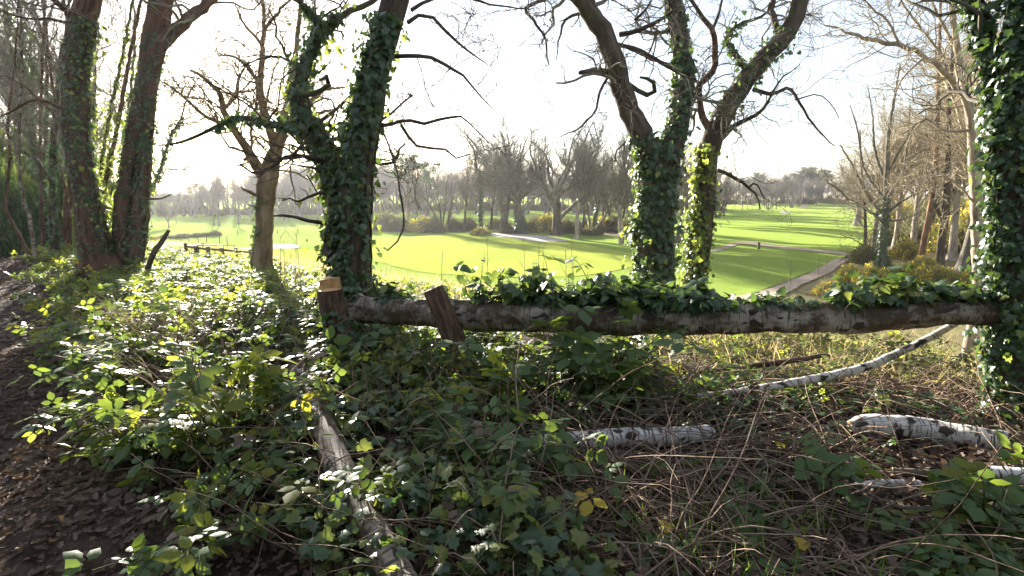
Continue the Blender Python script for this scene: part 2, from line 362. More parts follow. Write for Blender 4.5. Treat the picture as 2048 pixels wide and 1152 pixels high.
# ------------------------------------------------------------------ ground
def axis(lo, hi, n, near): # dense near 0
    a = np.arcsinh(lo / near); b = np.arcsinh(hi / near); return near * np.sinh(np.linspace(a, b, n))
gx = axis(-620, 620, 214, 5.); gy = np.concatenate([np.linspace(-60, -2, 16)[:-1], axis(.0, 760, 206, 5.) - 2])
XX, YY = np.meshgrid(gx, gy); ZZ = H(XX, YY)
b = Buf(); nx = len(gx); ii = (np.arange(len(gy) - 1)[:, None] * nx + np.arange(nx - 1)[None]).ravel()
b.add(np.stack([XX, YY, ZZ], -1), np.stack([ii, ii + 1, ii + nx + 1, ii + nx], 1))
def groundmat():
    m, t, o = newmat('woodland and rough ground'); b_ = NB(t); pos = b_.n('ShaderNodeTexCoord').outputs['Object']
    n1 = b_.noise(pos, 9., 6, .7); n2 = b_.noise(pos, .6, 5, .7); n3 = b_.noise(pos, 2.5, 5, .7)
    soil = b_.ramp(n1, [(.3, (.022, .016, .012)), (.7, (.08, .058, .042))])
    straw = b_.ramp(n3, [(.3, (.10, .09, .035)), (.55, (.24, .2, .095)), (.75, (.13, .16, .04))])
    sx = b_.n('ShaderNodeSeparateXYZ'); t.links.new(pos, sx.inputs[0])
    k = b_.math('ADD', sx.outputs[1], b_.math('MULTIPLY', sx.outputs[0], .78)); k = b_.math('ADD', k, b_.math('MULTIPLY', n2, 5.))
    col = b_.mix(b_.ramp(b_.math('DIVIDE', k, 40.), [(.21, 0.), (.36, 1.)]), soil, straw)
    t.links.new(b_.pbsdf(col, .95, b_.bump(n1, 1., .05), .1), o.inputs[0]); return m
M['ground'] = groundmat()
tag(b.obj('ground', 'ground', smooth=True, attr=False), 'brown woodland floor and straw coloured rough sloping to the course', 'ground', kind='structure')
def patch(name, poly, mat, off, label, cat, step=3., dz=None):
    poly = np.array([[q[0], q[1]] for q in poly], float); n = len(poly); k = max(4, int(60 / n) + 3)
    E = spline(np.vstack([np.c_[poly, np.zeros(n)], [*poly[0], 0]]), n * k)[:-1, :2]
    E = E + .02 * step * np.stack([fract_noise(E[:, 0] * 2, E[:, 1] * 2), fract_noise(E[:, 1] * 2.3, E[:, 0] * 2)], 1) * 4
    lo, hi = E.min(0), E.max(0); fx = gx[(gx > lo[0]) & (gx < hi[0])]; fy = gy[(gy > lo[1]) & (gy < hi[1])]
    if len(fx) * len(fy) < 40: fx, fy = np.linspace(lo[0], hi[0], 14)[1:-1], np.linspace(lo[1], hi[1], 14)[1:-1]
    ga, gb = np.meshgrid(fx, fy); g = np.stack([ga.ravel(), gb.ravel()], 1)
    inside = np.zeros(len(g), bool); j = len(E) - 1
    for i in range(len(E)):
        c = ((E[i, 1] > g[:, 1]) != (E[j, 1] > g[:, 1])) & (g[:, 0] < (E[j, 0] - E[i, 0]) * (g[:, 1] - E[i, 1]) / (E[j, 1] - E[i, 1] + 1e-12) + E[i, 0]); inside ^= c; j = i
    g = g[inside]; pts = [Vector(q) for q in np.vstack([E, g]).tolist()]
    r = delaunay_2d_cdt(pts, [(i, (i + 1) % len(E)) for i in range(len(E))], [list(range(len(E)))], 1, 1e-5)
    V = np.array([[p.x, p.y] for p in r[0]]); z = H(V[:, 0], V[:, 1]) + off
    b_ = Buf(); b_.add(np.c_[V, z], None, [f for f in r[2] if len(f) == 3])
    return tag(b_.obj(name, mat, attr=False), label, cat, kind='structure')
g2 = lambda L: [G(*q) for q in L]
far = [(-230, 330), (-60, 400), (120, 400), (250, 330)]
patch('fairway', g2([(200, 505), (300, 507), (372, 513), (440, 530), (520, 552), (600, 560), (760, 572), (900, 588), (1100, 606), (1300, 612), (1440, 604), (1535, 578), (1625, 548), (1695, 512), (1770, 470), (1800, 440), (1760, 412)])
      + [np.array([150, 250]), np.array([40, 290]), np.array([-120, 270]), np.array([-190, 210])] + g2([(150, 440)]), 'fairway', .035,
      'bright mown grass fairways of the golf course', 'fairway', 4.)
patch('putting_green', g2([(770, 476), (900, 470), (1050, 478), (1180, 492), (1290, 520), (1200, 548), (1000, 556), (840, 545), (740, 515)]), 'green', .06, 'smooth pale green putting surface beyond the log, backlight painted into its grass', 'putting green', 2.)
patch('putting_green', g2([(400, 514), (470, 500), (560, 499), (640, 503), (655, 520), (560, 530), (450, 526)]), 'green', .06, 'small green inside the low rail fence, backlight painted into its grass', 'putting green', 1.5)
patch('rough_strip', g2([(735, 452), (850, 451), (1000, 452), (1150, 453), (1290, 458), (1290, 478), (1200, 468), (1100, 466), (950, 461), (850, 466), (740, 463)]), 'rough', .05, 'brown heathy strip under the middle row of trees', 'rough', 2.)
patch('bunker', g2([(955, 469), (1000, 467), (1060, 471), (1135, 482), (1080, 485), (1010, 476)]), 'sand', .09, 'long grey sand bunker in front of the bare oaks', 'bunker', .8)
patch('bunker', g2([(478, 499), (520, 493), (570, 490), (598, 492), (592, 498), (540, 499)]), 'sand', .09, 'white sand bunker behind the tan oak trunk', 'bunker', .8)
patch('bunker', g2([(1558, 424), (1567, 422), (1580, 424), (1570, 428)]), 'sand', .09, 'small distant sand bunker on the shaded fairway', 'bunker', .8)
patch('bare_earth', g2([(285, 488), (330, 485), (372, 490), (355, 497), (285, 501)]), 'gravel', .07, 'brown bare earth patch by the fenced green', 'earth', 1.5)
patch('gravel_track', g2([(1330, 640), (1470, 596), (1560, 572), (1625, 545), (1672, 520), (1692, 509), (1704, 509), (1705, 516), (1684, 530), (1640, 556), (1580, 584), (1470, 630)]), 'gravel', .07, 'pale gravel track running along the wood edge', 'track', 1.)
patch('cross_path', g2([(1695, 513), (1620, 504), (1540, 496), (1490, 489), (1450, 500), (1400, 512), (1405, 506), (1450, 492), (1490, 484), (1540, 490), (1620, 499), (1700, 508)]), 'gravel', .08, 'thin worn path crossing the shaded fairway', 'path', 1.)
patch('cross_path', g2([(1597, 416), (1606, 408), (1612, 403), (1618, 403), (1617, 409), (1612, 417)]), 'gravel', .08, 'distant sandy path between the far trees', 'path', 1.)
patch('woodland_path', [(-.55, .2), (-1.3, 1.9), (-2.6, 3.0), (-5.5, 5.9), (-9.6, 10.2), (-14, 14.5), (-24, 22), (-25, 20), (-15, 12.2), (-9, 7.0), (-5.2, 3.6), (-3.4, 1.6), (-2.6, -1.5), (-.6, -1.5)], 'path', .012,
      'dark trodden woodland path strewn with leaves', 'path', .25)

# ------------------------------------------------------------------ ivy on a stem
def ivy_pts(P, R, n, zlo=0., zhi=1., side=None, spread=.05, patchy=.0, out=.0):
    """n leaf places round the polyline P between length fractions zlo..zhi; side = world direction the ivy favours"""
    Lc = np.concatenate([[0], np.cumsum(np.linalg.norm(np.diff(P, axis=0), axis=1))]); m = n * 4
    t = rng.uniform(zlo, zhi, m) * Lc[-1]; k = np.clip(np.searchsorted(Lc, t) - 1, 0, len(P) - 2); u = ((t - Lc[k]) / (Lc[k + 1] - Lc[k] + 1e-9))[:, None]
    p = P[k] * (1 - u) + P[k + 1] * u; r = R[k] * (1 - u[:, 0]) + R[k + 1] * u[:, 0]; tan = nrm(P[k + 1] - P[k])
    q = rvec(m); rad = nrm(q - (q * tan).sum(1, keepdims=True) * tan)
    w = np.ones(m)
    if side is not None: w *= np.clip(.35 + .75 * (rad @ nrm(np.asarray(side, float))), .04, 1.1)
    if patchy: w *= np.clip(.5 + patchy * fract_noise(p[:, 2] * 2.3 + rad[:, 0] * 2, rad[:, 1] * 2.5, p[:, 2] * .9), .03, 1)
    w *= np.clip((1 - t / Lc[-1]) * 3 + .25, 0, 1)
    i = rng.choice(m, n, replace=False, p=w / w.sum()); p, r, rad, tan = p[i], r[i], rad[i], tan[i]
    bulge = np.clip(fract_noise(p[:, 2] * 3.1 + rad[:, 0] * 3, rad[:, 1] * 3.3, p[:, 2]) + .6, .1, 1.5)
    pos = p + rad * (r * 1.02 + np.abs(rng.normal(size=n)) * spread * bulge + out)[:, None]
    nr = nrm(rad * .8 + np.array([0, 0, .4]) + rvec(n, .36)); d = nrm(np.array([0, 0, -1.]) + rad * .35 + rvec(n, .5))
    return pos, nr, d
def leaf_set(name, buf_t, pts, size, mat, parent, keep=0, one=None, kind='stuff'):
    """leaves as one mass part; the `keep` leaves nearest the lens become objects of their own under it"""
    pos, n, d = pts; sc = size * rng.uniform(.35, 1.3, len(pos)); Rm = frames(n, d)
    order = np.argsort(np.linalg.norm(pos - np.array([0, 0, EYE]), axis=1) - sc * 6 + rng.uniform(0, .5, len(pos)))
    near, rest = order[:keep], order[keep:]
    b = Buf(); scatter(b, buf_t, pos[rest], Rm[rest], sc[rest]); o = tag(b.obj(name, mat, parent, smooth=True, attr=False), kind=kind)
    if keep:
        bb = Buf(); bb.add(buf_t[0], None, buf_t[1]); me = bb.mesh('leaf', one or mat, True, False)
        base = Vector((0, 0, 0)); p = o
        while p is not None: base += p.location; p = p.parent
        for i in near:
            l = bpy.data.objects.new('ivy_leaf', me); COL.objects.link(l); l.parent = o
            l.location = Vector(pos[i].tolist()) - base; l.scale = [sc[i]] * 3; l.rotation_mode = 'QUATERNION'
            from mathutils import Matrix
            l.rotation_quaternion = Matrix(Rm[i].tolist()).to_quaternion()
    return o

# ------------------------------------------------------------------ hero trees (traced limbs, grown branches)
OAK1 = dict(n=0, t0=.15, t1=1., ang=(35, 85), absL=(.6, 2.2), N=9, noise=.38, up=.05, rf=.45, rmin=.006)
def oak_levels(n1, n2, n3, L1=(.6, 2.2), noise=.38, up=.05, rmin=.0035, t0=.12, n4=0):
    l = [dict(n=n1, t0=t0, ang=(35, 85), absL=L1, N=9, noise=noise, up=up, rf=.3, rmin=rmin * 1.6),
         dict(n=n2, t0=.2, ang=(35, 80), lf=(.3, .65), N=7, noise=noise, up=up, rf=.6, rmin=rmin * 1.2),
         dict(n=n3, t0=.2, ang=(30, 75), lf=(.3, .7), N=5, noise=noise * .8, up=up, rf=.65, rmin=rmin)]
    if n4: l.append(dict(n=n4, t0=.2, ang=(25, 65), lf=(.35, .8), N=4, noise=noise * .6, up=up, rf=.7, rmin=rmin * .8))
    return l
def resamp(P, R, n):
    i = np.linspace(0, len(P) - 1, n); k = np.clip(i.astype(int), 0, len(P) - 2); u = (i - k)[:, None]
    return P[k] * (1 - u) + P[k + 1] * u, R[k] * (1 - u[:, 0]) + R[k + 1] * u[:, 0]
def hero(name, label, Y, trunk, limbs, mat, levels, twig='twig', sides=18, rough=.07, ivy=None, jit=.25, flare=True, thin=None, group=None, cat='tree'):
    P, R = pline(trunk, Y, 0., jit=jit * .4)
    gz = float(H(P[0, 0], P[0, 1]))
    if P[0, 2] > gz - .1:       # run the trunk into the ground
        k = np.array([P[0, 0] + (P[0, 0] - P[4, 0]) * .2, P[0, 1], gz - .25]); m = max(2, int((P[0, 2] - k[2]) / .12))
        ext = np.linspace(k, P[0], m, endpoint=False); P = np.vstack([ext, P]); R = np.concatenate([np.full(m, R[0]), R])
    if flare:
        hgt = P[:, 2] - P[0, 2]; R = R * (1 + .55 * np.exp(-hgt / .28))
    th = thing(name, label, cat, (P[0, 0], P[0, 1], gz), group)
    b = Buf(); tubes(b, P, R, sides, rough, seed=Y); b.obj('trunk', mat, th)
    Ls = [(P, R)]; 
    for L in limbs:
        pl, Rl = pline(L['p'], L.get('Y', Y), L.get('d', 0.), jit=L.get('jit', jit))
        bb = Buf(); tubes(bb, pl, Rl, max(6, sides * 2 // 3), rough * .8, seed=len(Ls)); bb.obj('limb', L.get('mat', mat), th); Ls.append((pl, Rl))
    src = [resamp(p, r, 24) for p, r in (Ls[1:] if thin is None else [Ls[i] for i in thin])]
    if levels:
        PP = np.stack([s[0] for s in src]); RR = np.stack([s[1] for s in src]); cb = Buf(); crown_levels(cb, PP, RR, levels)
        cb.obj('crown', twig, th)
    for iv in (ivy or []):
        ps = [ivy_pts(*Ls[i], n, zl, zh, iv.get('side'), iv.get('spread', .05), iv.get('patchy', .3)) for i, n, zl, zh in iv['on']]
        pts = tuple(np.concatenate([p[k] for p in ps]) for k in range(3))
        leaf_set('ivy', iv.get('t', T_IVY), pts, iv.get('size', .07), iv.get('mat', 'ivy'), th, iv.get('keep', 0))
        if iv.get('vines'):
            vb = Buf()
            for i, n, zl, zh in iv['on'][:2]:
                p0, r0 = Ls[i]
                for _ in range(iv['vines']):
                    a0 = rng.uniform(0, 6.28); k0 = int(len(p0) * zl); k1 = int(len(p0) * min(1, zh)); pp, rr = p0[k0:k1], r0[k0:k1]
                    if len(pp) < 6: continue
                    s = np.arange(len(pp)); a = a0 + .8 * np.sin(s * .09 + a0) + .3 * np.sin(s * .31 + a0 * 3)
                    T = nrm(np.gradient(pp, axis=0)); U = nrm(np.cross(T, [0, 1, .01])); V = np.cross(T, U)
                    tubes(vb, pp + (U * np.cos(a)[:, None] + V * np.sin(a)[:, None]) * (rr * 1.04)[:, None], np.full(len(pp), rng.uniform(.006, .014)), 5)
            if vb.n: vb.obj('ivy_vine', 'oak', th)
    return th, Ls

SUNDIR = nrm(sd)
# 1 leaning reddish trunk at far left
hero('oak_tree', 'reddish brown leaning trunk with ivy, left of the split stem by the path', 9.6,
     [(207, 560, 92), (192, 500, 74), (177, 420, 66), (161, 330, 62), (152, 230, 62), (156, 130, 60), (166, 50, 60), (182, -40, 58), (195, -200, 48), (205, -420, 30), (190, -600, 14)],
     [dict(p=[(166, 40, 20), (120, 10, 16), (60, -60, 12), (10, -160, 8)], d=-1), dict(p=[(188, -90, 26), (240, -200, 20), (290, -330, 12), (330, -420, 6)], d=1.5),
      dict(p=[(196, -210, 24), (150, -330, 18), (90, -420, 10)], d=1), dict(p=[(140, 226, 11), (100, 205, 9), (70, 198, 8), (40, 214, 6), (0, 232, 4)], d=-.6),
      dict(p=[(135, 255, 7), (95, 215, 6), (40, 165, 5), (0, 150, 4)], d=.5), dict(p=[(150, 50, 8), (100, 38, 7), (50, 36, 6), (0, 20, 4)], d=-.5)],
     'oak_warm', oak_levels(60, 300, 900), ivy=[dict(on=[(0, 1500, .05, .5)], side=(.9, -.6, 0), patchy=.9, size=.065, spread=.045, t=T_IVY_LO, vines=4),
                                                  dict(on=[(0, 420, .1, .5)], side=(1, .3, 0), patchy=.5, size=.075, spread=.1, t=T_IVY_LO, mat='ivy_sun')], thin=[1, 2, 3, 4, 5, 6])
# 2 split stem
hero('oak_tree', 'twin reddish stems with ivy that join high up, beside the leaning trunk', 9.9,
     [(250, 545, 52), (247, 430, 44), (260, 330, 40), (278, 230, 40), (295, 150, 46), (308, 85, 58), (320, 10, 52), (332, -80, 46), (345, -240, 34), (350, -420, 18)],
     [dict(p=[(270, 545, 44), (281, 430, 40), (289, 320, 36), (297, 210, 36), (308, 120, 40), (314, 80, 40)], d=.1),
      dict(p=[(316, 95, 36), (345, 65, 32), (375, 40, 26), (420, 0, 22), (480, -60, 16), (560, -140, 10)], d=-1.),
      dict(p=[(330, -60, 30), (290, -150, 22), (240, -260, 14), (200, -340, 8)], d=1.), dict(p=[(305, 150, 8), (325, 120, 7), (335, 80, 5)], d=-.4),
      dict(p=[(293, 398, 6), (315, 398, 5), (342, 389, 3)], d=-.3), dict(p=[(345, -240, 26), (400, -330, 18), (450, -420, 10)], d=1.)],
     'oak_warm', oak_levels(45, 220, 700), ivy=[dict(on=[(0, 700, .03, .55), (1, 1000, .03, .9)], side=(.3, -1, 0), patchy=.9, size=.062, spread=.05, t=T_IVY_LO, vines=2),
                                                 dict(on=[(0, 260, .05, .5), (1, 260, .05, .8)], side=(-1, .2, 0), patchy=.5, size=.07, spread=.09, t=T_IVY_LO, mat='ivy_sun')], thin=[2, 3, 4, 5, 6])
# 3 tan oak out on the slope, sun behind its crown
yo = G(523, 548)[1]
hero('oak_tree', 'tan bare oak with spreading crooked crown in front of the sun', yo,
     [(523, 552, 46), (526, 480, 40), (530, 420, 40), (533, 375, 44), (541, 338, 42), (550, 305, 32), (560, 275, 26), (572, 235, 20), (578, 180, 16), (590, 110, 12), (600, 30, 9), (610, -50, 5)],
     [dict(p=[(528, 352, 30), (510, 325, 26), (486, 287, 20), (464, 250, 17), (449, 224, 15), (440, 190, 12), (415, 160, 9), (380, 140, 6)], d=-1.5),
      dict(p=[(552, 300, 24), (541, 262, 20), (524, 208, 16), (521, 156, 14), (525, 104, 12), (528, 31, 9), (520, -40, 6)], d=1.5),
      dict(p=[(462, 248, 12), (420, 238, 9), (380, 205, 7), (345, 175, 5), (318, 160, 3)], d=1.), dict(p=[(522, 170, 10), (490, 130, 8), (470, 115, 6), (440, 110, 4)], d=-1.),
      dict(p=[(572, 240, 14), (610, 215, 10), (650, 180, 7), (690, 175, 4)], d=1.5), dict(p=[(560, 262, 12), (600, 250, 9), (640, 225, 7), (690, 215, 4)], d=-1.5),
      dict(p=[(515, 330, 10), (498, 318, 8), (488, 320, 7)], d=-.3), dict(p=[(514, 391, 10), (500, 384, 8), (488, 380, 6), (484, 374, 4)], d=-.2), dict(p=[(516, 412, 4), (504, 411, 3), (494, 409, 2)]),
      dict(p=[(552, 340, 5), (590, 345, 4), (615, 358, 3)], d=-.5), dict(p=[(452, 215, 9), (470, 190, 7), (480, 150, 5), (500, 120, 3)], d=.8), dict(p=[(528, 60, 8), (560, 20, 6), (590, -10, 4)], d=-1),
      dict(p=[(525, 90, 8), (490, 50, 6), (470, 10, 4)], d=1)],
     'oak_tan', oak_levels(150, 620, 1700, (.5, 2.0), .4, .04, .004), twig='oak_tan', ivy=[dict(on=[(0, 160, .03, .3)], side=(-1, 0, 0), size=.09, t=T_IVY_LO)], thin=[1, 2, 3, 4, 5, 6, 11, 12, 13])
# 4 ivy clad twin tree behind the stump
tT, LT = hero('oak_tree', 'big ivy-smothered tree with a forked trunk behind the freshly cut stump', 5.4,
     [(712, 605, 84), (705, 540, 78), (707, 450, 74), (714, 370, 68), (724, 290, 62), (741, 200, 58), (765, 100, 56), (792, 0, 56), (818, -120, 50), (835, -300, 40), (840, -480, 24)],
     [dict(p=[(698, 470, 54), (682, 430, 42), (670, 370, 38), (656, 305, 36), (632, 268, 36), (608, 220, 32), (604, 165, 28), (618, 108, 22), (645, 72, 17), (690, 32, 14), (745, 0, 11), (820, -50, 7)], d=.8, mat='oak_moss'),
      dict(p=[(622, 262, 20), (575, 256, 18), (530, 246, 17), (500, 237, 15), (450, 246, 11), (400, 271, 8), (350, 286, 6), (318, 294, 3)], d=.5, mat='oak_moss'),
      dict(p=[(618, 110, 18), (640, 60, 14), (622, 25, 11), (590, 0, 9), (560, -40, 7)], d=-.5, mat='oak_moss'),
      dict(p=[(672, 440, 16), (655, 470, 16), (654, 505, 18), (662, 516, 12)], d=-.2), dict(p=[(660, 450, 10), (636, 446, 9), (612, 440, 8), (591, 433, 7), (566, 430, 6), (546, 432, 4)], d=-.4),
      dict(p=[(755, 252, 9), (790, 248, 8), (812, 240, 8), (855, 246, 7), (890, 237, 6), (930, 235, 4), (948, 255, 3), (975, 290, 2)], d=-.4),
      dict(p=[(802, 250, 7), (816, 272, 7), (830, 290, 6), (858, 296, 6), (890, 298, 5), (912, 318, 4), (940, 310, 2)], Y=5.25, d=-.3),
      dict(p=[(790, 112, 10), (830, 112, 9), (870, 118, 8), (905, 140, 7), (935, 160, 5), (985, 218, 2)], d=-.5),
      dict(p=[(815, 45, 10), (838, 30, 8), (870, 35, 7), (892, 62, 7), (925, 95, 5), (978, 132, 2)], d=.3), dict(p=[(822, 20, 9), (860, 0, 7), (920, -8, 6), (985, 8, 4), (1060, 20, 2)], d=.4),
      dict(p=[(762, 258, 4), (778, 290, 4), (795, 350, 4), (804, 420, 4), (804, 470, 4), (776, 500, 3)], d=-.5),
      dict(p=[(828, -160, 30), (900, -250, 24), (980, -330, 16), (1060, -380, 8)], d=1.), dict(p=[(835, -280, 30), (760, -400, 20), (700, -480, 10)], d=1.),
      dict(p=[(640, 340, 6), (612, 332, 5), (585, 330, 4), (560, 326, 3)], d=-.5), dict(p=[(606, 190, 14), (640, 185, 12), (660, 165, 11), (650, 150, 9), (640, 160, 6)], d=-.3, mat='oak_moss'),
      dict(p=[(614, 350, 3), (640, 390, 3), (652, 370, 3)], d=-.3)],
     'oak', oak_levels(84, 420, 1400, (.4, 1.3), .38, .02, .0025), twig='oak', sides=24, ivy=[
         dict(on=[(0, 3000, .0, .62), (1, 1500, .0, .75)], side=(-.7, -.8, 0), patchy=.6, size=.066, spread=.075, keep=300, vines=7),
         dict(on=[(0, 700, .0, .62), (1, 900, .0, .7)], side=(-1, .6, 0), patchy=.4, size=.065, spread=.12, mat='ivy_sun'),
         dict(on=[(2, 240, 0, .6), (3, 260, 0, .7)], size=.05, spread=.03)], thin=[1, 2, 3, 6, 7, 8, 9, 10, 12, 13])
# 5 forked oak in the middle
hero('oak_tree', 'ivy-covered oak forking into a wide V behind the birch log', 8.6,
     [(1312, 612, 80), (1311, 540, 76), (1310, 460, 74), (1313, 390, 74), (1320, 330, 84), (1326, 292, 76)],
     [dict(p=[(1318, 330, 54), (1290, 282, 50), (1262, 225, 46), (1238, 155, 44), (1210, 70, 42), (1165, 5, 36), (1115, -60, 30), (1050, -150, 24), (980, -230, 14)], d=-.5),
      dict(p=[(1326, 330, 50), (1345, 285, 46), (1362, 225, 42), (1369, 140, 40), (1356, 55, 36), (1346, 0, 34), (1336, -150, 26), (1330, -330, 14)], d=.6),
      dict(p=[(1228, 150, 15), (1205, 142, 12), (1180, 141, 11), (1160, 145, 9)], d=-.5), dict(p=[(1215, 156, 6), (1200, 185, 6), (1190, 222, 5), (1170, 245, 5), (1150, 262, 3), (1120, 275, 2)], d=-.5),
      dict(p=[(1246, 160, 10), (1272, 178, 10), (1300, 190, 11), (1310, 172, 10), (1300, 158, 8), (1280, 155, 5)], d=-.5, mat='oak_moss'), dict(p=[(1240, 70, 12), (1280, 60, 10), (1320, 40, 8), (1345, 20, 5)], d=-.6),
      dict(p=[(1165, 5, 14), (1120, -10, 10), (1085, 0, 8), (1050, 18, 7), (1068, 40, 6), (1090, 80, 5), (1098, 130, 3)], d=-.8), dict(p=[(1180, 20, 8), (1130, 40, 6), (1118, 80, 4), (1112, 120, 2)], d=-.4),
      dict(p=[(1350, 20, 14), (1310, -60, 12), (1260, -140, 8)], d=.5), dict(p=[(1215, 85, 9), (1260, 95, 9), (1300, 112, 8), (1345, 140, 8), (1390, 160, 6)], d=-.6),
      dict(p=[(1270, 40, 6), (1290, 20, 5), (1310, -10, 4)], d=-.3)],
     'oak', oak_levels(76, 430, 1500, (.4, 1.6), .36, .0, .003), sides=24, ivy=[dict(on=[(0, 3300, .0, 1.), (2, 700, .0, .35), (1, 240, 0, .14)], side=(-.7, -.8, 0), patchy=.3, size=.085, spread=.08, keep=200, vines=6),
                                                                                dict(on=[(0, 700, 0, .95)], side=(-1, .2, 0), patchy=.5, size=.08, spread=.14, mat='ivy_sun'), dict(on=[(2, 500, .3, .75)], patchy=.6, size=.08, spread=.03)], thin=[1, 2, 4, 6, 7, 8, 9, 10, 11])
# 6 leaning oak right of it
hero('oak_tree', 'dark oak leaning up to the right with sunlit ivy along its trunk', 9.3,
     [(1384, 600, 40), (1396, 530, 42), (1405, 450, 44), (1410, 380, 44), (1418, 300, 46), (1446, 232, 46), (1488, 165, 44), (1532, 112, 40), (1578, 62, 40), (1602, 0, 36), (1612, -80, 34), (1604, -250, 24), (1590, -420, 12)],
     [dict(p=[(1420, 262, 18), (1401, 215, 14), (1402, 170, 14), (1432, 128, 14), (1424, 62, 12), (1400, 28, 9), (1378, -10, 7)], d=-.5, mat='oak_warm'),
      dict(p=[(1505, 178, 10), (1545, 188, 9), (1580, 175, 8), (1605, 215, 6), (1640, 265, 4), (1672, 292, 2)], d=-.5), dict(p=[(1440, 280, 14), (1470, 250, 11), (1510, 232, 9), (1535, 205, 6), (1560, 160, 4), (1600, 130, 2)], d=-.8, mat='oak_moss'),
      dict(p=[(1436, 340, 9), (1465, 352, 8), (1492, 372, 7), (1512, 390, 5), (1520, 420, 3)], d=-.5), dict(p=[(1498, 374, 5), (1512, 368, 4), (1530, 395, 3)], Y=9.0),
      dict(p=[(1500, 150, 12), (1470, 110, 10), (1455, 70, 8), (1490, 45, 8), (1530, 30, 6), (1540, 5, 4)], d=-.4, mat='oak_moss'), dict(p=[(1560, 80, 16), (1545, 20, 14), (1550, -60, 10)], d=.6),
      dict(p=[(1395, 165, 7), (1360, 140, 6), (1310, 120, 6), (1255, 98, 4)], Y=9.1), dict(p=[(1425, 60, 7), (1440, 20, 6), (1450, -30, 4)], Y=9.), dict(p=[(1610, -60, 20), (1680, -140, 14), (1750, -200, 8)], d=-.5),
      dict(p=[(1605, -220, 20), (1540, -320, 12), (1490, -380, 6)], d=.5), dict(p=[(1590, 200, 4), (1640, 190, 3), (1680, 235, 2)], Y=8.8)],
     'oak', oak_levels(70, 400, 1400, (.4, 1.6), .36, .0, .003), sides=22, ivy=[dict(on=[(0, 1500, .0, .38)], side=(-1, -.3, 0), patchy=.5, size=.08, spread=.10, mat='ivy_sun', vines=4),
                                                                               dict(on=[(0, 600, .0, .3), (0, 250, .42, .62), (6, 160, 0, .7)], patchy=.5, size=.08, spread=.09)], thin=[1, 2, 3, 4, 6, 7, 8, 9, 10, 11])
# 7 near ivy tree at the right edge
hero('oak_tree', 'ivy-clad tree trunk holding the end of the birch log', 3.5,
     [(2030, 880, 130), (2026, 780, 100), (2022, 650, 92), (2020, 520, 88), (2014, 400, 82), (2012, 320, 80), (2030, 200, 66), (2042, 60, 60), (2055, -120, 54), (2070, -400, 40), (2075, -800, 20)],
     [dict(p=[(2012, 330, 56), (1998, 230, 50), (1985, 140, 44), (1960, 50, 40), (1935, -20, 36), (1890, -140, 28), (1850, -300, 18)], d=.4), dict(p=[(2060, -200, 30), (2140, -350, 22), (2230, -500, 12)], d=.4),
      dict(p=[(1920, -60, 16), (1860, -120, 12), (1800, -160, 7)], d=.3)],
     'oak', oak_levels(30, 120, 300, (.4, 1.2), .35, .1, .0025), sides=28, rough=.09, ivy=[dict(on=[(0, 3200, .0, .72), (1, 800, .0, .7)], side=(-.9, -.6, 0), patchy=.3, size=.05, spread=.05, keep=300, vines=7),
                                                                                              dict(on=[(0, 220, .1, .62)], side=(.2, -.6, 0), size=.05, spread=.07, mat='ivy_sun')], thin=[1, 2, 3])
# 8 pale tree with the arching limb
hero('woodland_tree', 'pale trunk sending a long dark limb arching left over the track', 11.5,
     [(1958, 585, 32), (1955, 500, 28), (1952, 400, 28), (1948, 320, 28), (1944, 250, 26), (1930, 180, 20), (1915, 100, 16), (1905, 20, 13), (1895, -100, 9), (1890, -220, 4)],
     [dict(p=[(1946, 262, 20), (1932, 205, 16), (1900, 158, 15), (1850, 113, 13), (1792, 89, 12), (1733, 78, 9), (1697, 64, 6), (1650, 50, 3)], d=-1.),
      dict(p=[(1950, 300, 12), (1965, 220, 11), (1962, 120, 9), (1975, 20, 7), (1980, -80, 4)], d=1.), dict(p=[(1948, 405, 6), (1910, 365, 5), (1870, 350, 4), (1830, 365, 2)], d=-.8),
      dict(p=[(1940, 260, 9), (1890, 262, 7), (1850, 240, 5), (1800, 270, 3)], d=.6), dict(p=[(1800, 92, 7), (1780, 50, 6), (1740, 10, 4), (1700, -20, 3)], Y=10.9), dict(p=[(1900, 155, 8), (1870, 90, 6), (1820, 30, 5), (1790, -30, 3)], Y=11.2),
      dict(p=[(1915, 100, 9), (1880, 40, 7), (1850, -40, 4)], d=.4), dict(p=[(1850, 115, 7), (1810, 150, 5), (1790, 190, 3)], Y=11.)],
     'pale', oak_levels(110, 520, 1500, (.5, 2.), .3, .06, .0045), twig='twig_pale', sides=14)
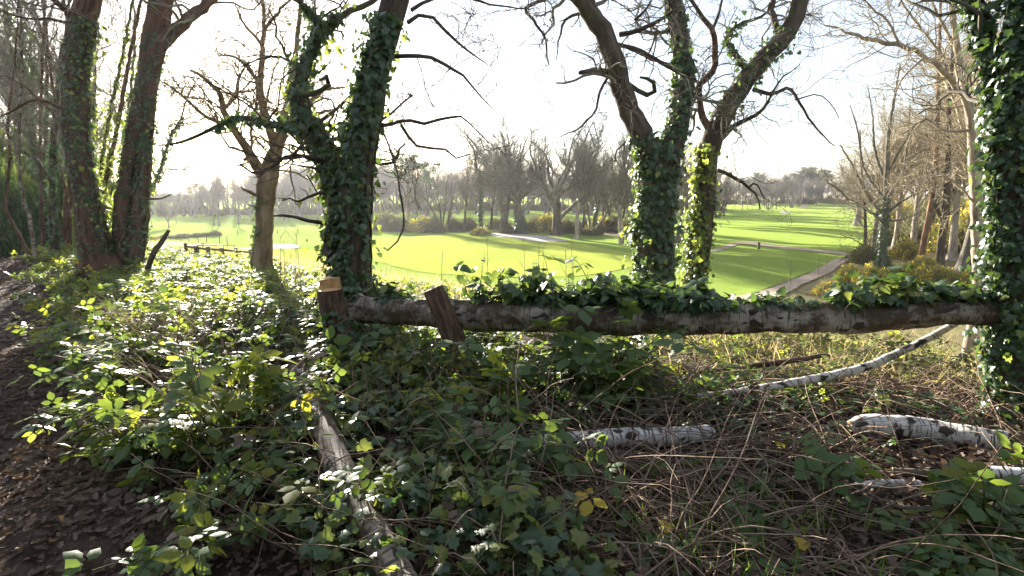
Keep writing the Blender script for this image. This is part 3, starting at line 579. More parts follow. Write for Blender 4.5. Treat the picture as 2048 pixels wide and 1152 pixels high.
# 9 ivy ringed tree beside the gorse
ym = G(1762, 566)[1]
hero('woodland_tree', 'spreading bare tree with ivy round its lower trunk beside the gorse', ym,
     [(1760, 572, 18), (1764, 500, 19), (1769, 440, 18), (1772, 390, 14), (1774, 330, 11), (1778, 260, 8), (1790, 190, 6), (1800, 130, 3)],
     [dict(p=[(1768, 445, 9), (1735, 420, 7), (1700, 400, 6), (1672, 375, 4), (1655, 365, 2)], d=-2.), dict(p=[(1768, 432, 8), (1735, 390, 7), (1705, 330, 5), (1680, 290, 3)], d=1.),
      dict(p=[(1772, 430, 8), (1800, 405, 7), (1840, 385, 5), (1880, 375, 3)], d=-1.), dict(p=[(1774, 395, 8), (1805, 345, 6), (1815, 280, 5), (1820, 210, 3)], d=1.), dict(p=[(1772, 370, 7), (1750, 300, 6), (1745, 230, 4), (1735, 170, 2)], d=2.),
      dict(p=[(1775, 350, 6), (1800, 300, 5), (1830, 250, 3)], d=-1.), dict(p=[(1771, 400, 7), (1730, 340, 5), (1715, 260, 4), (1700, 210, 2)], d=-1), dict(p=[(1770, 440, 6), (1800, 440, 5), (1850, 420, 3)], d=2.)],
     'grey', oak_levels(90, 700, 1800, (.8, 2.8), .26, .08, .005, n4=0), twig='twig_pale', sides=12, ivy=[dict(on=[(0, 1500, .03, .42)], size=.1, spread=.09, t=T_IVY_LO)])

# ------------------------------------------------------------------ park and wood trees (prototypes of unit height 10 m, copied)
def stem(p0, d, L, N, noise, up, r0, r1):
    P = [np.array(p0, float)]; d = nrm(np.array(d, float))
    for _ in range(N - 1):
        d = nrm(d + rng.normal(size=3) * noise + np.array([0, 0, up])); P.append(P[-1] + d * L / (N - 1))
    return np.array(P), np.linspace(r0, r1, N)
def proto(kind, bark_m, twig_m, ivy=False, lod=1.0):
    parts = []; tb = Buf(); cb = Buf(); f = lambda k: max(4, int(k * lod))
    if kind == 'oak':
        P, R = stem((0, 0, -.2), (rng.normal() * .08, rng.normal() * .08, 1), 2.6, 8, .06, .1, .36, .27); R = R * (1 + .7 * np.exp(-np.arange(8) / 1.2)); tubes(tb, P, R, 12, .08)
        LP, LR = [], []
        for i in range(7):
            a = i * 2.4 + rng.uniform(-.4, .4); t = rng.uniform(.35, .75); st = P[-1] if i > 2 else P[int(7 * t) + 1]
            p, r = stem(st, (math.cos(a) * rng.uniform(.5, 1.), math.sin(a) * rng.uniform(.5, 1.), rng.uniform(.5, 1.2)), rng.uniform(5, 7.5), 14, .17, .07, .17, .035); LP.append(p); LR.append(r)
        LP, LR = np.stack(LP), np.stack(LR); tubes(cb, LP, LR, 7)
        crown_levels(cb, LP, LR, [dict(n=f(70), t0=.2, ang=(25, 60), lf=(.25, .5), N=8, noise=.22, up=.08, rf=.55, rmin=.02), dict(n=f(650), t0=.15, ang=(25, 60), lf=(.3, .65), N=6, noise=.25, up=.08, rf=.55, rmin=.013),
                                  dict(n=f(2300), t0=.15, ang=(20, 60), lf=(.5, 1.0), N=4, noise=.25, up=.06, rf=.6, rmin=.0065)], (5, 3, 3))
    elif kind == 'tall':
        P, R = stem((0, 0, -.2), (rng.normal() * .03, rng.normal() * .03, 1), 9.6, 20, .045, .03, .2, .02); R[0] *= 1.6; R[1] *= 1.2; tubes(tb, P, R, 10, .06)
        crown_levels(cb, P[None], R[None], [dict(n=f(34), t0=.28, t1=.95, ang=(25, 50), absL=(2., 4.2), N=9, noise=.13, up=.1, rf=.6, rmin=.02), dict(n=f(240), t0=.15, ang=(25, 55), lf=(.25, .55), N=6, noise=.2, up=.08, rf=.55, rmin=.011),
                                            dict(n=f(1900), t0=.15, ang=(20, 55), lf=(.5, 1.), N=4, noise=.2, up=.06, rf=.6, rmin=.0065)], (5, 3, 3))
    elif kind == 'round':
        P, R = stem((0, 0, -.2), (rng.normal() * .04, 0, 1), 3.2, 8, .05, .05, .2, .14); R[0] *= 1.4; tubes(tb, P, R, 9, .05); LP, LR = [], []
        for i in range(10):
            a = i * 2.4; e = rng.uniform(.3, 2.2); p, r = stem(P[-1 - (i % 4)], (math.cos(a), math.sin(a), e), rng.uniform(4.2, 6.2), 10, .1, .05, .1, .02); LP.append(p); LR.append(r)
        LP, LR = np.stack(LP), np.stack(LR); tubes(cb, LP, LR, 5)
        crown_levels(cb, LP, LR, [dict(n=f(110), t0=.2, ang=(25, 55), lf=(.3, .55), N=6, noise=.17, up=.06, rf=.55, rmin=.016), dict(n=f(2000), t0=.1, ang=(20, 55), lf=(.5, 1.), N=4, noise=.2, up=.05, rf=.55, rmin=.011)], (4, 3, 3))
    elif kind == 'multi':
        LP, LR = [], []
        for i in range(5):
            a = i * 1.3 + rng.uniform(0, .5); p, r = stem((math.cos(a) * .15, math.sin(a) * .15, -.2), (math.cos(a) * .4, math.sin(a) * .4, 1), rng.uniform(7.5, 10), 18, .09, .05, .17, .025); LP.append(p); LR.append(r)
        LP, LR = np.stack(LP), np.stack(LR); tubes(tb, LP, LR, 8, .05)
        crown_levels(cb, LP, LR, [dict(n=f(60), t0=.3, ang=(20, 50), lf=(.2, .4), N=8, noise=.18, up=.08, rf=.55, rmin=.02), dict(n=f(330), t0=.15, ang=(25, 55), lf=(.3, .6), N=6, noise=.22, up=.08, rf=.55, rmin=.011), dict(n=f(2000), t0=.15, ang=(20, 55), lf=(.5, 1.), N=4, noise=.2, up=.05, rf=.6, rmin=.0065)], (5, 3, 3))
    elif kind == 'pole':
        P, R = stem((0, 0, -.2), (rng.normal() * .07, rng.normal() * .07, 1), 10, 22, .06, .02, .085, .012); tubes(tb, P, R, 8, .05)
        crown_levels(cb, P[None], R[None], [dict(n=f(26), t0=.25, t1=.97, ang=(20, 50), absL=(.8, 2.6), N=8, noise=.16, up=.1, rf=.6, rmin=.01), dict(n=f(150), t0=.15, ang=(25, 55), lf=(.3, .6), N=5, noise=.2, up=.06, rf=.6, rmin=.006), dict(n=f(420), t0=.15, ang=(25, 55), lf=(.3, .6), N=4, noise=.2, up=.04, rf=.6, rmin=.004)], (5, 3, 3))
    elif kind == 'pine':
        P, R = stem((0, 0, -.2), (rng.normal() * .05, rng.normal() * .05, 1), 9.6, 16, .05, .03, .22, .05); tubes(tb, P, R, 9, .06)
        BP, BR = children(P[None], R[None], 26, .5, 1., (45, 85), absL=(1.6, 3.2), N=7, noise=.18, up=.1, rf=.5, rmin=.02); tubes(tb, BP, BR, 4)
        TP, TR = children(BP, BR, 120, .35, 1., (25, 70), (.25, .5), 4, .2, .12, .5, .01); tubes(tb, TP, TR, 3)
        c = np.repeat(TP[:, -2], 34, 0) + rvec(120 * 34) * np.array([.26, .26, .13]); n = len(c)
        scatter(cb, T_DIA, c, frames(rvec(n), rvec(n) + np.array([0, 0, .8])), rng.uniform(.12, .26, n)); twig_m = 'needle'
    elif kind == 'spruce':
        P, R = stem((0, 0, -.2), (0, 0, 1), 10.2, 14, .01, 0, .16, .015); tubes(tb, P, R, 8)
        BP, BR = [], []
        for i in range(110):
            t = rng.uniform(.08, .98); a = rng.uniform(0, 6.28); L = (1 - t) * 2.6 + .2; p0 = np.array([0, 0, t * 10]); BP.append([p0, p0 + np.array([math.cos(a), math.sin(a), -.12]) * L * .5, p0 + np.array([math.cos(a), math.sin(a), -.02]) * L]); BR.append([.03, .02, .008])
        BP, BR = np.array(BP), np.array(BR); tubes(tb, BP, BR, 3)
        u = rng.uniform(.1, 1, (110, 55, 1)); c = (BP[:, None, 0] * (1 - u) + BP[:, None, 2] * u).reshape(-1, 3) + rvec(110 * 55) * np.array([.14, .14, .1]); n = len(c)
        scatter(cb, T_DIA, c, frames(rvec(n), rvec(n) + np.array([0, 0, -.3])), rng.uniform(.15, .3, n)); twig_m = 'needle'
    elif kind == 'crooked':
        P, R = stem((0, 0, -.2), (.25 * rng.choice([-1, 1]), rng.normal() * .1, 1), 9.5, 20, .12, .06, .1, .015); tubes(tb, P, R, 9, .06)
        crown_levels(cb, P[None], R[None], [dict(n=f(22), t0=.3, t1=.97, ang=(25, 60), absL=(1., 3.), N=9, noise=.24, up=.08, rf=.6, rmin=.01), dict(n=f(130), t0=.15, ang=(25, 60), lf=(.3, .6), N=6, noise=.25, up=.06, rf=.6, rmin=.006), dict(n=f(380), t0=.15, ang=(25, 55), lf=(.3, .6), N=4, noise=.2, up=.04, rf=.6, rmin=.004)], (5, 3, 3))
    zt = np.percentile(np.concatenate(cb.v)[:, 2], 99.3); k = 10. / zt
    for bf in (tb, cb): bf.v = [v * k for v in bf.v]
    if ivy: P, R = (P * k, R * k) if kind != 'multi' else (None, None)
    if kind == 'multi': LP, LR = LP * k, LR * k
    parts.append(('trunk', tb.mesh('trunk', bark_m), None))
    parts.append(('crown', cb.mesh('crown', twig_m, True, kind not in ('pine', 'spruce')), None))
    if ivy:
        ps = ivy_pts(P if kind != 'multi' else LP[0], R if kind != 'multi' else LR[0], ivy, 0, .75 if kind != 'oak' else 1., None, .12, .3); ib = Buf()
        scatter(ib, T_IVY_LO, ps[0], frames(ps[1], ps[2]), rng.uniform(.1, .2, ivy)); parts.append(('ivy', ib.mesh('ivy', 'ivy', True, False), 'stuff'))
    return parts
def place(name, label, cat, parts, loc, s, rot=None, group=None, sxy=1.):
    o = thing(name, label, cat, loc, group); o.rotation_euler = (0, 0, rng.uniform(0, 6.28) if rot is None else rot); o.scale = (s * sxy, s * sxy, s)
    for n, me, kind in parts:
        c = bpy.data.objects.new(n, me); COL.objects.link(c); c.parent = o
        if kind: c['kind'] = kind
    return o
def stand(name, label, cat, parts, px, base, top, rot=None, group=None, sxy=1., hide=0.):
    g = G(px, base); h = at(px, top, g[1])[2] - g[2]; return place(name, label, cat, parts, g, h / 10., rot, group, sxy)
oakA, oakB, oakC = proto('oak', 'grey', 'twig'), proto('oak', 'oak', 'twig'), proto('oak', 'grey', 'twig', ivy=900)
tallA, tallB, tallC = proto('tall', 'pale', 'twig'), proto('tall', 'oak', 'twig'), proto('tall', 'grey', 'twig', ivy=1400)
multiA, multiB = proto('multi', 'oak', 'twig'), proto('multi', 'grey', 'twig', ivy=700)
pineA, pineB = proto('pine', 'pine_bark', 'needle'), proto('pine', 'oak', 'needle'); spruce = proto('spruce', 'oak', 'needle')
farA, farB, farC, farD = proto('round', 'far_twig', 'far_twig'), proto('tall', 'far_twig', 'far_twig', lod=.55), proto('multi', 'far_twig', 'far_twig', lod=.5), proto('oak', 'far_twig', 'far_twig', lod=.45)
poleA, poleB, poleC = proto('pole', 'oak_warm', 'twig'), proto('pole', 'oak', 'twig', ivy=700), proto('pole', 'birch_old', 'twig')
crookA, crookB = proto('crooked', 'oak', 'twig'), proto('crooked', 'oak', 'twig', ivy=600)
wpA, wpB = proto('tall', 'pale', 'twig_pale'), proto('tall', 'grey', 'twig_pale')

ORD = 'one two three four five six seven eight nine ten eleven twelve thirteen fourteen fifteen sixteen seventeen eighteen nineteen twenty'.split()
ORDN = 'first second third fourth fifth sixth seventh eighth ninth tenth eleventh twelfth thirteenth fourteenth fifteenth sixteenth seventeenth eighteenth nineteenth twentieth'.split()
PG = 'bare trees standing along the middle fairway'
for a in [('pine_tree', 'tall dark pine left of the middle row of bare oaks', 'pine tree', pineA, 815, 452, 312, None), ('pine_tree', 'shorter dark pine beside the tall one behind the scrub', 'pine tree', pineB, 855, 446, 328, None),
          ('park_tree', 'twiggy bare tree standing among the pines', 'tree', tallB, 838, 458, 350, None), ('park_tree', 'many-stemmed bare tree rising from the scrub right of the pines', 'tree', multiA, 888, 464, 345, None),
          ('park_tree', 'slim straight bare trunk between scrub and ivy trunk', 'tree', tallB, 929, 464, 322, None), ('park_tree', 'thick ivy-wrapped trunk with wide base behind the bunker end', 'tree', tallC, 962, 466, 290, None),
          ('park_tree', 'dark thin trunk just behind the ivy-wrapped one', 'tree', tallB, 982, 460, 310, None), ('oak_tree', 'broad pale oak spreading low above the long bunker', 'tree', oakA, 1006, 465, 258, None),
          ('oak_tree', 'ivy-stemmed oak beside the broad pale one', 'tree', oakC, 1042, 467, 262, None), ('oak_tree', 'many-limbed oak right of the ivy-stemmed one', 'tree', oakB, 1113, 470, 256, None),
          ('park_tree', 'pale smooth straight tree standing in front of its neighbours', 'tree', tallA, 1153, 479, 250, None), ('park_tree', 'brown trunk close behind the pale straight tree', 'tree', tallB, 1167, 463, 290, None),
          ('park_tree', 'ivy-clad multi-stem tree right of the pale straight one', 'tree', multiB, 1184, 467, 300, None), ('park_tree', 'dark forked tree on the grass beyond the row', 'tree', tallB, 1207, 452, 310, None),
          ('park_tree', 'fluted grey tree nearest the forked V oak', 'tree', tallA, 1242, 488, 245, None), ('park_tree', 'slender tree half behind the fluted grey one', 'tree', multiA, 1232, 462, 300, None), ('park_tree', 'bare tree seen between the V oak and the leaning oak', 'tree', multiB, 1352, 486, 300, None),
          ('oak_tree', 'bare oak half hidden behind the V oak trunk', 'tree', oakB, 1290, 470, 290, None)]:
    stand(a[0], a[1], a[2], a[3], a[4], a[5], a[6] - (22 if a[2] == 'tree' else 6), group=PG if a[2] == 'tree' else 'pines beside the middle row', sxy=1.0 if a[2] == 'tree' else 1.25)
for i, (px, base, top, pr) in enumerate([(1300, 446, 310, tallB), (1330, 443, 316, tallB), (1362, 446, 320, tallB), (1392, 444, 322, oakB), (1418, 440, 328, tallB), (1436, 436, 335, multiA), (1448, 432, 345, tallB), (1425, 428, 340, oakA), (1405, 432, 332, tallB)]):
    stand('park_tree', '%s bare tree from the left in the stand half hidden behind the V oak' % ORDN[i], 'tree', pr, px, base, top, group='trees half hidden behind the V oak and the leaning oak')
LG = 'trees on the hazy far fairway'
for a in [('park_tree', 'round-crowned small tree alone on the hazy grass', farA, 338, 457, 398), ('park_tree', 'spreading tree at the far wood edge above the hazy grass', farD, 391, 436, 378), ('park_tree', 'thin tree paired with a taller one on the hazy grass', farB, 428, 451, 385),
          ('park_tree', 'taller of the two paired trees on the hazy grass', farB, 438, 453, 362), ('park_tree', 'low-branching tree just left of the tan oak trunk', farB, 478, 449, 362), ('park_tree', 'tiny bare tree right of the spruce', farB, 612, 436, 400),
          ('park_tree', 'small sapling at the left end of the hazy grass', farB, 305, 455, 412), ('park_tree', 'sapling right of the round-crowned tree', farB, 353, 448, 415)]:
    stand(a[0], a[1], 'tree', a[2], a[3], a[4], a[5], group=LG)
stand('spruce_tree', 'dark conical spruce on the grass right of the tan oak', 'spruce', spruce, 569, 441, 382)
FG = 'row of slim trees along the top of the shaded fairway'
fr = [(1452, 423, 372, farB), (1464, 425, 375, poleC), (1472, 421, 368, poleC), (1484, 419, 366, farB), (1495, 421, 372, poleC), (1504, 421, 366, poleC), (1518, 419, 362, farB), (1528, 417, 372, farB), (1536, 420, 355, farC), (1544, 418, 358, farB), (1552, 419, 352, farB), (1570, 417, 368, farB), (1583, 416, 350, farC), (1597, 414, 358, farC), (1633, 411, 362, farA), (1440, 424, 370, farB), (1508, 412, 350, farA), (1560, 410, 348, farA), (1575, 409, 346, farA)]
for i, (px, b_, t_, pr) in enumerate(sorted(fr, key=lambda q: q[0])):
    stand('park_tree', '%s slim bare tree from the left in the row along the shaded fairway top' % ORDN[i], 'tree', pr, px, b_, t_, group=FG)
# belts of far trees: nearer ones are individuals that look alike
shrub_q = []
BG = 'bare trees of the far woodland edge'
n = 0
for px in np.arange(240, 1770, 7.6):
    px = px + rng.uniform(-4, 4)
    if px < 760: base, top = rng.uniform(424, 436), np.interp(px, [250, 300, 400, 470, 600, 700, 760], [398, 382, 358, 340, 334, 330, 334]) + rng.uniform(-5, 14)
    elif px < 1430: base, top = rng.uniform(414, 432), 340 + rng.uniform(-14, 20)
    else: base, top = rng.uniform(405, 410), np.interp(px, [1430, 1500, 1600, 1700, 1760], [344, 346, 356, 352, 346]) + rng.uniform(-8, 10)
    pr = [farA, farB, farC, farD][rng.integers(4)]
    stand('woodland_tree', 'bare grey tree in the far woodland edge', 'tree', pr, px, base, top, group=BG, sxy=rng.uniform(.9, 1.3))
for i, px in enumerate(np.arange(250, 1760, 30.)):
    w_ = rng.uniform(34, 60); shrub_q.append((px + rng.uniform(-8, 8), (428 if px < 760 else 420 if px < 1430 else 407.5) + rng.uniform(-2, 2), w_, rng.uniform(10, 20) * (1. if px < 1430 else .6)))
PN = 'dark pines rising out of the far woodland'
for i, (px, base, top) in enumerate(sorted([(1498, 406, 344), (1512, 405, 350), (1594, 404, 352), (1602, 405, 337), (1612, 404, 334), (1622, 405, 340), (1634, 405, 340), (1645, 404, 350), (1490, 406, 356), (600, 424, 334), (640, 424, 335), (560, 425, 345), (790, 420, 330), (770, 420, 338), (660, 425, 330), (420, 430, 365), (340, 430, 385), (700, 424, 334), (520, 426, 346)])):
    stand('pine_tree', '%s dark pine from the left rising out of the far woodland' % ORDN[i], 'pine tree', [pineA, pineB][i % 2], px, base, top, group=PN, sxy=1.5)
# wood on the left, behind the two reddish trunks
LW = 'slim trees of the wood at the left'
def slim(label, Y, pts, mat, lv=None, d=0., name='woodland_tree', ivy=None, twig='twig', limbs=()):
    hero(name, label, Y, pts, [dict(p=l, d=rng.uniform(-1, 1)) for l in limbs], mat, lv or oak_levels(26, 110, 260, (.7, 2.4), .2, .1, .004, t0=.3), twig=twig, sides=10, rough=.04, thin=list(range(len(limbs) + 1)), ivy=ivy, group=LW)
iv1 = lambda n, hi=.5, m='ivy': [dict(on=[(0, n, .0, hi)], size=.1, spread=.06, t=T_IVY_LO, mat=m)]
slim('slim pale birch stem leaning left beside the path end', 11.5, [(74, 524, 11), (66, 480, 10), (60, 440, 9), (51, 415, 9), (44, 380, 9), (39, 340, 8), (38, 250, 8), (44, 120, 7), (40, 0, 6), (46, -150, 3)], 'birch_old')
slim('thin bent trunk nearest the left edge by the path', 12.5, [(54, 505, 9), (40, 475, 9), (28, 452, 8), (13, 420, 8), (14, 370, 7), (20, 310, 7), (16, 240, 6), (30, 120, 5), (36, 0, 4), (40, -120, 2)], 'oak_warm')
slim('ivy-footed dark trunk rising to a bent top left of the leaning trunk', 13, [(112, 512, 20), (106, 460, 15), (104, 400, 14), (105, 340, 14), (108, 270, 14), (114, 190, 13), (124, 110, 13), (136, 45, 12), (126, 0, 10), (110, -80, 8), (100, -220, 3)], 'oak', ivy=iv1(500, .35),
     limbs=[[(104, 365, 10), (90, 345, 9), (70, 315, 9), (50, 308, 7), (25, 280, 5), (5, 240, 3)]])
slim('straight dark trunk, one of a close pair behind the path bend', 15, [(86, 505, 10), (83, 420, 9), (80, 330, 8), (82, 200, 7), (86, 80, 6), (95, -60, 4), (100, -160, 2)], 'oak_warm')
slim('straight dark trunk on the right of the close pair', 15.3, [(92, 503, 11), (90, 420, 9), (89, 330, 8), (95, 200, 7), (90, 60, 6), (85, -60, 3)], 'oak', ivy=iv1(300, .6))
slim('forked slim trunk just left of the leaning reddish trunk', 14, [(131, 510, 11), (129, 450, 11), (132, 400, 10), (140, 360, 9), (136, 300, 9), (120, 240, 8), (100, 140, 7), (90, 40, 5), (70, -80, 3)], 'oak_warm', limbs=[[(134, 400, 8), (126, 350, 7), (112, 300, 6), (120, 250, 5)]])
slim('brown trunk tucked against the leaning reddish trunk', 13.5, [(138, 512, 12), (139, 440, 10), (144, 370, 9), (146, 280, 8), (148, 160, 7), (140, 40, 6), (130, -80, 3)], 'oak_warm')
slim('right-leaning trunk seen between the two reddish trunks', 13, [(212, 500, 12), (214, 460, 11), (220, 420, 10), (205, 400, 12), (214, 350, 11), (232, 270, 10), (246, 190, 10), (262, 100, 9), (282, 0, 7), (300, -120, 4)], 'oak_warm', ivy=iv1(350, .5, 'ivy_sun'))
slim('mossy leaning pole between the reddish trunks', 14.5, [(186, 505, 9), (195, 430, 9), (205, 320, 8), (226, 200, 8), (250, 90, 7), (268, -20, 5), (280, -120, 2)], 'oak_moss', ivy=iv1(500, .75, 'ivy_sun'))
slim('thin dark pole close behind the leaning trunk', 15.5, [(172, 505, 8), (178, 400, 8), (186, 260, 8), (190, 120, 7), (186, 20, 6), (190, -120, 3)], 'oak_warm')
slim('dark pole leaning right behind the twin stems', 15, [(232, 505, 9), (236, 420, 8), (248, 300, 8), (262, 180, 7), (270, 60, 6), (262, -60, 3)], 'oak_moss', ivy=iv1(400, .6, 'ivy'))
for i in range(26):
    Y = rng.uniform(17, 40); px = rng.uniform(-140, 262); g = at(px, 400, Y); z = float(H(g[0], g[1])); h = rng.uniform(8, 14)
    place('woodland_tree', 'slim bare tree deep in the wood at the left', 'tree', [poleA, poleB, crookA, crookB, poleC, poleB][i % 6], (g[0], g[1], z), h / 10, group='slim bare trees deep in the wood at the left')
# wood on the right
RW = 'trees of the wood at the right'
g0 = G(1841, 535)[1]
hero('pine_tree', 'pink-barked pine trunk leaning right behind the gorse', g0, [(1840, 535, 15), (1848, 480, 14), (1860, 420, 13), (1868, 360, 12), (1873, 290, 11), (1876, 180, 9), (1880, 60, 7), (1882, -60, 4)], [dict(p=[(1872, 300, 6), (1850, 270, 4), (1825, 260, 3)], d=1.)], 'pine_bark', oak_levels(40, 240, 700, (.8, 2.6), .22, .04, .006, t0=.3), twig='twig_pale', sides=10, thin=[0, 1], group=RW)
g0 = G(1878, 538)[1]
hero('woodland_tree', 'stout dark forked trunk right of the leaning pine', g0, [(1878, 540, 24), (1882, 490, 19), (1890, 440, 18), (1893, 400, 17), (1896, 320, 13), (1898, 220, 10), (1905, 100, 7), (1900, 0, 4)], [dict(p=[(1888, 450, 10), (1875, 420, 9), (1862, 390, 7), (1850, 330, 5)], d=1.)], 'oak', oak_levels(60, 320, 900, (.8, 2.6), .28, .02, .006, t0=.3), twig='twig_pale', sides=12, thin=[0, 1], group=RW)
g0 = G(1729, 502)[1]
hero('woodland_tree', 'dark trunk at the track edge with low drooping twigs', g0, [(1728, 505, 9), (1731, 470, 8), (1730, 430, 7), (1727, 380, 6), (1722, 320, 5), (1720, 260, 3)], [dict(p=[(1729, 492, 3), (1705, 478, 2), (1682, 470, 1)], d=-1)], 'oak', oak_levels(60, 360, 900, (1., 3.4), .2, -.02, .006, t0=.08), twig='twig_pale', sides=9, thin=[0, 1], group=RW)
rw = sorted([(1748, 500, 220, wpB), (1790, 498, 180, wpA), (1825, 505, 120, wpA), (1850, 490, 100, wpB), (1905, 520, 60, wpA), (1925, 540, -40, wpB), (1715, 452, 262, farD), (1975, 530, 0, wpA), (2010, 520, -30, wpB), (1770, 470, 200, wpA), (1890, 470, 90, wpA), (1945, 500, 40, wpA), (2040, 540, -100, wpA), (2090, 540, -60, wpB)], key=lambda q: q[0])
for i, (px, base, top, pr) in enumerate(rw):
    stand('woodland_tree', '%s pale bare tree from the left in the wood at the right' % ORDN[i], 'tree', pr, px, base, top, group='pale bare trees in the wood at the right')
stand('pine_tree', 'dark pine crown in the wood behind the ivy ringed tree', 'pine tree', pineB, 1835, 462, 150, sxy=.8); stand('pine_tree', 'taller pine deep in the wood near the pale arching tree', 'pine tree', pineA, 1880, 462, 110, sxy=.8)

# ------------------------------------------------------------------ logs, stump, stub
def solid_log(name, label, P, R, mat, sides=22, rough=.06, cut='cut_old', cat='log', ends=(1, 1), seed=3.):
    th = thing(name, label, cat, P[0]); b = Buf(); tubes(b, P, R, sides, rough, seed=seed); b.obj('bark', mat, th)
    for e, on in ((0, ends[0]), (-1, ends[1])):
        if not on: continue
        T = nrm(P[1] - P[0]) if e == 0 else nrm(P[-1] - P[-2]); U = nrm(np.cross(T, [.1, .2, 1.])); V = np.cross(T, U); a = np.linspace(0, 2 * math.pi, sides, endpoint=False)
        rr = R[e] * (1 + .05 * np.sin(a * 3 + seed)); ring = P[e] + rr[:, None] * (np.cos(a)[:, None] * U + np.sin(a)[:, None] * V); c = P[e] + T * (.012 if e else -.012)
        bb = Buf(); bb.add(np.vstack([c, ring]), None, [(0, 1 + i, 1 + (i + 1) % sides) if e else (0, 1 + (i + 1) % sides, 1 + i) for i in range(sides)]); bb.obj('cut_end', cut, th, smooth=False)
    return th
def trace(pts, n, lift=None, jit=.0):
    """pts (px, py, w, Y or None for on the ground)"""
    w = []
    for q in pts:
        if len(q) > 3: p = at(q[0], q[1], q[3]); r = q[2] / 2 / F * (q[3] / ray(q[0], q[1])[1])
        else:
            p = G(q[0], q[1]); r = q[2] / 2 / F * (p[1] / ray(q[0], q[1])[1]); p = p + np.array([0, 0, r * 1.0 + .03])
        w.append([*p, r])
    s = spline(w, n); P = s[:, :3] + (jit * np.stack([fract_noise(np.arange(n) * .5 + k * 9, np.full(n, k * 3.)) for k in range(3)], 1) if jit else 0); return P, s[:, 3]
LOGP, LOGR = trace([(684, 616, 48, 4.46), (740, 620, 52, 4.42), (860, 626, 56, 4.3), (1000, 632, 60, 4.15), (1150, 636, 62, 4.0), (1300, 640, 62, 3.9), (1450, 638, 60, 3.8), (1600, 636, 62, 3.72), (1720, 634, 62, 3.66), (1850, 625, 58, 3.6), (1960, 623, 52, 3.55), (2012, 626, 50, 3.52)], 90, jit=.012)
solid_log('fallen_birch_log', 'long fallen birch trunk lying level across the view, propped on the ivy tree', LOGP, LOGR * (1 + .05 * np.sin(np.arange(90) * .37) + .03 * np.sin(np.arange(90) * .9)), 'birch_old', 32, .08)
lg = bpy.data.objects['fallen_birch_log']
for k, (i, a, L) in enumerate([(22, 1.0, .1), (40, -2.4, .07), (58, .5, .09), (70, 2.6, .06), (80, 1.7, .12)]):
    d = nrm(np.array([.25, -math.cos(a) * .8, math.sin(a)])); p = LOGP[i] + d * LOGR[i] * .8; b = Buf(); tubes(b, np.stack([p, p + d * L * .5, p + d * L]), np.array([.032, .022, .018]), 9, .15, cap=True, seed=k); b.obj('branch_stub', 'oak', lg)
# fresh cut stump with a stepped cut
SP, SR = trace([(690, 760, 66, 4.12), (684, 690, 54, 4.12), (672, 640, 48, 4.12), (663, 600, 45, 4.12), (660, 579, 44, 4.12)], 22)
st = solid_log('cut_stump', 'upright cut stump with a fresh orange step at its top', SP, SR, 'stump', 30, .16, 'cut', 'stump', (0, 1))
T = nrm(SP[-1] - SP[-2]); U = nrm(np.cross(T, [0, 1, 0])); V = np.cross(T, U); V = V if V[1] > 0 else -V; r = SR[-1]
prof = [(-1., .12), (1., .12)] + [(math.cos(a), .12 + .86 * math.sin(a)) for a in np.linspace(.12, math.pi - .12, 9)]
hN = .088; n = len(prof); lo = [SP[-1] + (U * x + V * y) * r * .97 - T * .01 for x, y in prof]; hi = [SP[-1] + (U * x + V * y) * r * .95 + T * (hN + .012 * math.sin(x * 4)) for x, y in prof]
b = Buf(); c = SP[-1] + T * (hN + .004) + V * r * .45; b.add(np.vstack([lo, hi, c]), [(i, (i + 1) % n, n + (i + 1) % n, n + i) for i in range(n)], [(2 * n, n + i, n + (i + 1) % n) for i in range(n)]); b.obj('cut_step', 'cut', st, smooth=False)
leaf_set('ivy', T_IVY, ivy_pts(SP, SR, 150, .0, .8, (.2, -1, 0), .035, .6), .06, 'ivy', st)
BP, BR = trace([(925, 735, 46, 3.98), (912, 690, 46, 4.0), (893, 640, 45, 4.02), (876, 600, 43, 4.04), (866, 577, 41, 4.05)], 20)
solid_log('leaning_stub', 'short dark sawn-off stub leaning left against the birch log', BP, BR, 'stump', 26, .12, 'cut_old', 'stub', (0, 1), 8.)
CLEAR = []
P, R = trace([(1255, 800, 9, 3.7), (1350, 795, 11, 3.7), (1480, 783, 13, 3.72), (1600, 763, 16, 3.76), (1715, 740, 17, 3.8), (1800, 704, 15, 3.82), (1860, 676, 14, 3.8), (1925, 640, 11, 3.75)], 50, jit=.01)
CLEAR.append(P); solid_log('birch_pole', 'thin white birch pole slanting up to the underside of the log', P, R, 'birch', 12, .05, cat='branch')
P, R = trace([(1695, 872, 22), (1730, 875, 38), (1790, 882, 44), (1850, 886, 42), (1900, 894, 40), (1950, 902, 40), (2006, 908, 38)], 40, jit=.008)
CLEAR.append(P); solid_log('birch_log', 'short white birch log on the ground at the foot of the ivy tree', P, R, 'birch', 22, .08, 'cut_old')
P, R = trace([(1930, 968, 30), (1990, 974, 32), (2060, 980, 34), (2160, 990, 34)], 24, jit=.006)
CLEAR.append(P); solid_log('birch_log', 'white birch log cut off by the right edge below the short one', P, R, 'birch', 20, .06)
P, R = trace([(1690, 990, 12), (1760, 985, 16), (1838, 986, 16)], 20, jit=.006)
CLEAR.append(P); solid_log('birch_log', 'thin broken birch piece lying left of the edge log', P, R, 'birch', 14, .06)
P, R = trace([(1780, 962, 18), (1860, 970, 22), (1925, 975, 20)], 20, jit=.006)
solid_log('fallen_branch', 'dark rotten branch lying between the birch logs', P, R, 'oak', 14, .08, cat='branch')
P, R = trace([(1722, 1008, 8), (1770, 1025, 10), (1830, 1034, 11), (1890, 1040, 11), (1935, 1042, 9)], 26, jit=.008)
